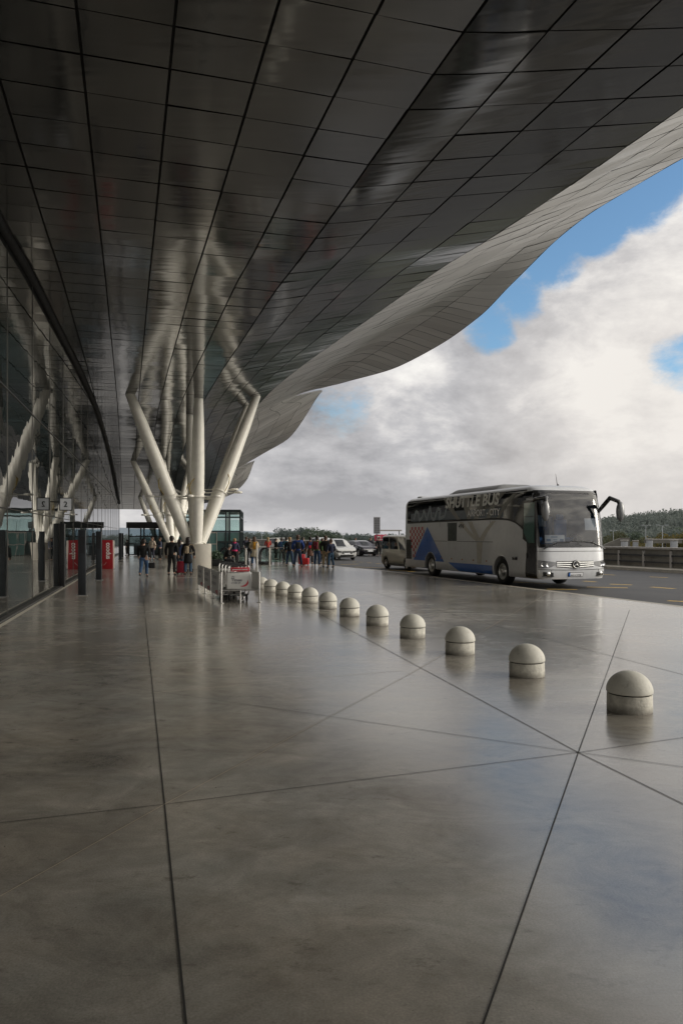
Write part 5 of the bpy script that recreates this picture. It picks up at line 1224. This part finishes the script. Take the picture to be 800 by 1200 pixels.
MLP = mat('hazy_galvanised_pole', (.36, .38, .40), .5)  # grey lightened so that distance haze is in the pole colour
L0 = None
for px, Y, top_, lb in ((756, 110, 616, 'thin grey lamp post left of the round tree on the right'), (775.5, 95, 616, 'thin grey lamp post in front of the round tree'), (718, 130, 622, 'thin grey lamp post close to the coach mirror'), (307, 150, 624, 'thin distant lamp post left of the crowd'), (284.5, 140, 612, 'lamp post just right of the glass building'), (402, 140, 625, 'thin distant lamp post above the white car')):
    hh = CAMZ+(627-top_)/870*Y+5; loc = ((px-400)/870*Y, Y, -5)
    o = thing('lamp_post', lb, 'lamp post', loc, random.uniform(-.4, .4), 'thin lamp posts in the distance')
    mb = MB(); mb.tube([(0, 0, 0), (0, 0, hh)], [.08, .045], 8); mb.build('pole', MLP, o)
    for sg in (-1, 1):
        mb = MB(); mb.tube([(0, 0, hh-.05), (sg*.4, 0, hh+.06)], .025, 6); mb.rbox((sg*.55, 0, hh+.07), (.4, .2, .08), .02); mb.build('lamp_head', MLP, o)
# ------------------------------------------------------------------ trees
def leaf_mat(name, a, b, haze):
    m, nt, bs = base_mat(name); g_ = nt.new('ShaderNodeNewGeometry'); P = nt.new('ShaderNodeTexCoord').outputs['Object']
    no = nt.new('ShaderNodeTexNoise', Vector=P, Scale=.35, Detail=4.0).outputs['Fac']
    v = nt.math('ADD', nt.math('MULTIPLY', g_.outputs['Random Per Island'], .45), nt.math('MULTIPLY', no, .55))
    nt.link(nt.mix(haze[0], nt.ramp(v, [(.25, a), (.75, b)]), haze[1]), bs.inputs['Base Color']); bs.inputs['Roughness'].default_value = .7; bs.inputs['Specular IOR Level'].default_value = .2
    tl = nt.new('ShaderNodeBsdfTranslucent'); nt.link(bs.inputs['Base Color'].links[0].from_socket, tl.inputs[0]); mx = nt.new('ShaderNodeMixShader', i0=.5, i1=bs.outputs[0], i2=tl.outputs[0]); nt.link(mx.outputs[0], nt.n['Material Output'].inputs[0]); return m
HZC = (.24, .28, .30)  # distant air haze, mixed into the leaf base colours
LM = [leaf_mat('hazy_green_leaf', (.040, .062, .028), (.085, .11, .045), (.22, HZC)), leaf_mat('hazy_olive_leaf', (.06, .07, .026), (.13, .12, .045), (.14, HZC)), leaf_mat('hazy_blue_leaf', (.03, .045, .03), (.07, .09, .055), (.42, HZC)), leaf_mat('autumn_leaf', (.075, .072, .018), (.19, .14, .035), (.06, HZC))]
MTRK = mat('tree_bark', (.07, .055, .045), .9, var=.25)
def tree_proto(seed, mi, h=10.0, n=1700, tall=1.0):
    rr = random.Random(seed); o = bpy.data.objects.new('tree', None); COL.objects.link(o)
    mb = MB(); mb.tube([(0, 0, 0), (rr.uniform(-.2, .2), rr.uniform(-.2, .2), h*.3), (rr.uniform(-.3, .3), rr.uniform(-.3, .3), h*.55), (0, 0, h*.8)], [.28, .22, .14, .05], 8)
    br = []
    for k in range(7):
        a = rr.uniform(0, 2*PI); z0 = h*rr.uniform(.25, .6); L = h*rr.uniform(.18, .34); e = Vector((math.cos(a)*L, math.sin(a)*L, z0+L*rr.uniform(.4, .9))); br.append(e); mb.tube([(0, 0, z0), e*.55+Vector((0, 0, z0*.35)), e], [.12, .07, .03], 6)
    mb.build('trunk', MTRK, o)
    mb = MB(); cl = [(e, rr.uniform(.13, .20)*h) for e in br]+[(Vector((rr.uniform(-.17, .17)*h, rr.uniform(-.17, .17)*h, h*rr.uniform(.45, .88))), rr.uniform(.11, .20)*h) for _ in range(9)]
    for c, r in cl: leaves(mb, n//len(cl), c, (r, r, r*.8*tall), h*.022, rr, .35)
    mb.build('crown', LM[mi], o); return o
protos = [tree_proto(1, 0), tree_proto(2, 1), tree_proto(3, 2), tree_proto(4, 3), tree_proto(5, 0, tall=1.3)]
used = set()
def plant(pi, px, Y, top_, lab, group):
    hh = CAMZ+(627-top_)/870*Y+5; pr = protos[pi]; loc = Vector(((px-400)/870*Y, Y, -5))
    if pi in used: o = dup(pr, loc, random.uniform(0, 6))
    else: o = pr; used.add(pi); o.location = loc
    k = hh/9.6; o.scale = (k*random.uniform(.95, 1.25), k*random.uniform(.95, 1.25), k); tag(o, lab, 'tree', group)
rr = random.Random(21)
px = 281
while px < 480:
    base = 625 if px < 328 else (621 if px < 345 else (620.5 if px < 398 else 627))
    plant(rr.choice((0, 1, 2, 4) if 350 < px < 395 else (0, 2, 2, 4)), px, rr.uniform(170, 230), base+rr.uniform(-1.5, 4), 'hazy green tree in the distant line behind the crowd and cars', 'distant trees behind the crowd and cars'); px += rr.uniform(4.0, 7.5)
for px, Y, tp in ((90, 180, 628), (60, 190, 628), (120, 170, 627), (138, 200, 628), (20, 180, 627), (-40, 190, 626), (170, 190, 629), (200, 200, 629)):
    plant(2, px, Y, tp, 'hazy green tree in the distant line beyond the black pavilion', 'distant trees beyond the pavilion')
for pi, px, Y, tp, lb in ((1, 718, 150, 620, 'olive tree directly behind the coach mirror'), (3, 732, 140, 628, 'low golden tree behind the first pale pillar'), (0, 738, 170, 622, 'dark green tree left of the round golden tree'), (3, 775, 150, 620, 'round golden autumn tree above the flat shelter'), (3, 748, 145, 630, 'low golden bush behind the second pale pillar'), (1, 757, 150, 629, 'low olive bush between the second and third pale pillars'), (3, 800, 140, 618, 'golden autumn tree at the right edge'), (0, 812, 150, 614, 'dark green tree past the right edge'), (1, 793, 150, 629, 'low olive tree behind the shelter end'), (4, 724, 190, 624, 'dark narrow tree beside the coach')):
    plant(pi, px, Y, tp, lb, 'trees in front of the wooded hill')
# wooded hill on the right and low blue hills
hillz = lambda x, y: -5+16*math.exp(-((x-205)/85)**2-((y-430)/120)**2)
mb = MB(); mb.grid(lambda a, b: Vector((20+460*a, 250+420*b, hillz(20+460*a, 250+420*b)-.3 if 0 < a < 1 and 0 < b < 1 else -5.5)), 40, 36); setting(mb.build('hill', mat('hill_ground', (.11, .13, .09), .9)))
mb = MB(); rr = random.Random(9)
for _ in range(2600):
    x, y = rr.gauss(205, 95), rr.uniform(300, 520); z = hillz(x, y)
    if z < -4.2 or x < 60: continue
    hgt = rr.uniform(3.5, 7); leaves(mb, 40, (x, y, z+hgt*.55), (2.6, 2.6, hgt*.5), .62, rr, .1)
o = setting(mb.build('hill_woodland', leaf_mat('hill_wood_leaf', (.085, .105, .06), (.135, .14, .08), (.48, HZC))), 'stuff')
mb = MB()
def ridge(a, b):
    x = -1500+3600*a; h_ = 14+9*math.sin(a*9)+6*math.sin(a*23+1)+3*math.sin(a*57); return Vector((x, 1500+b*300, -6+h_*math.sin(PI*min(1, b*1.0)/2)))
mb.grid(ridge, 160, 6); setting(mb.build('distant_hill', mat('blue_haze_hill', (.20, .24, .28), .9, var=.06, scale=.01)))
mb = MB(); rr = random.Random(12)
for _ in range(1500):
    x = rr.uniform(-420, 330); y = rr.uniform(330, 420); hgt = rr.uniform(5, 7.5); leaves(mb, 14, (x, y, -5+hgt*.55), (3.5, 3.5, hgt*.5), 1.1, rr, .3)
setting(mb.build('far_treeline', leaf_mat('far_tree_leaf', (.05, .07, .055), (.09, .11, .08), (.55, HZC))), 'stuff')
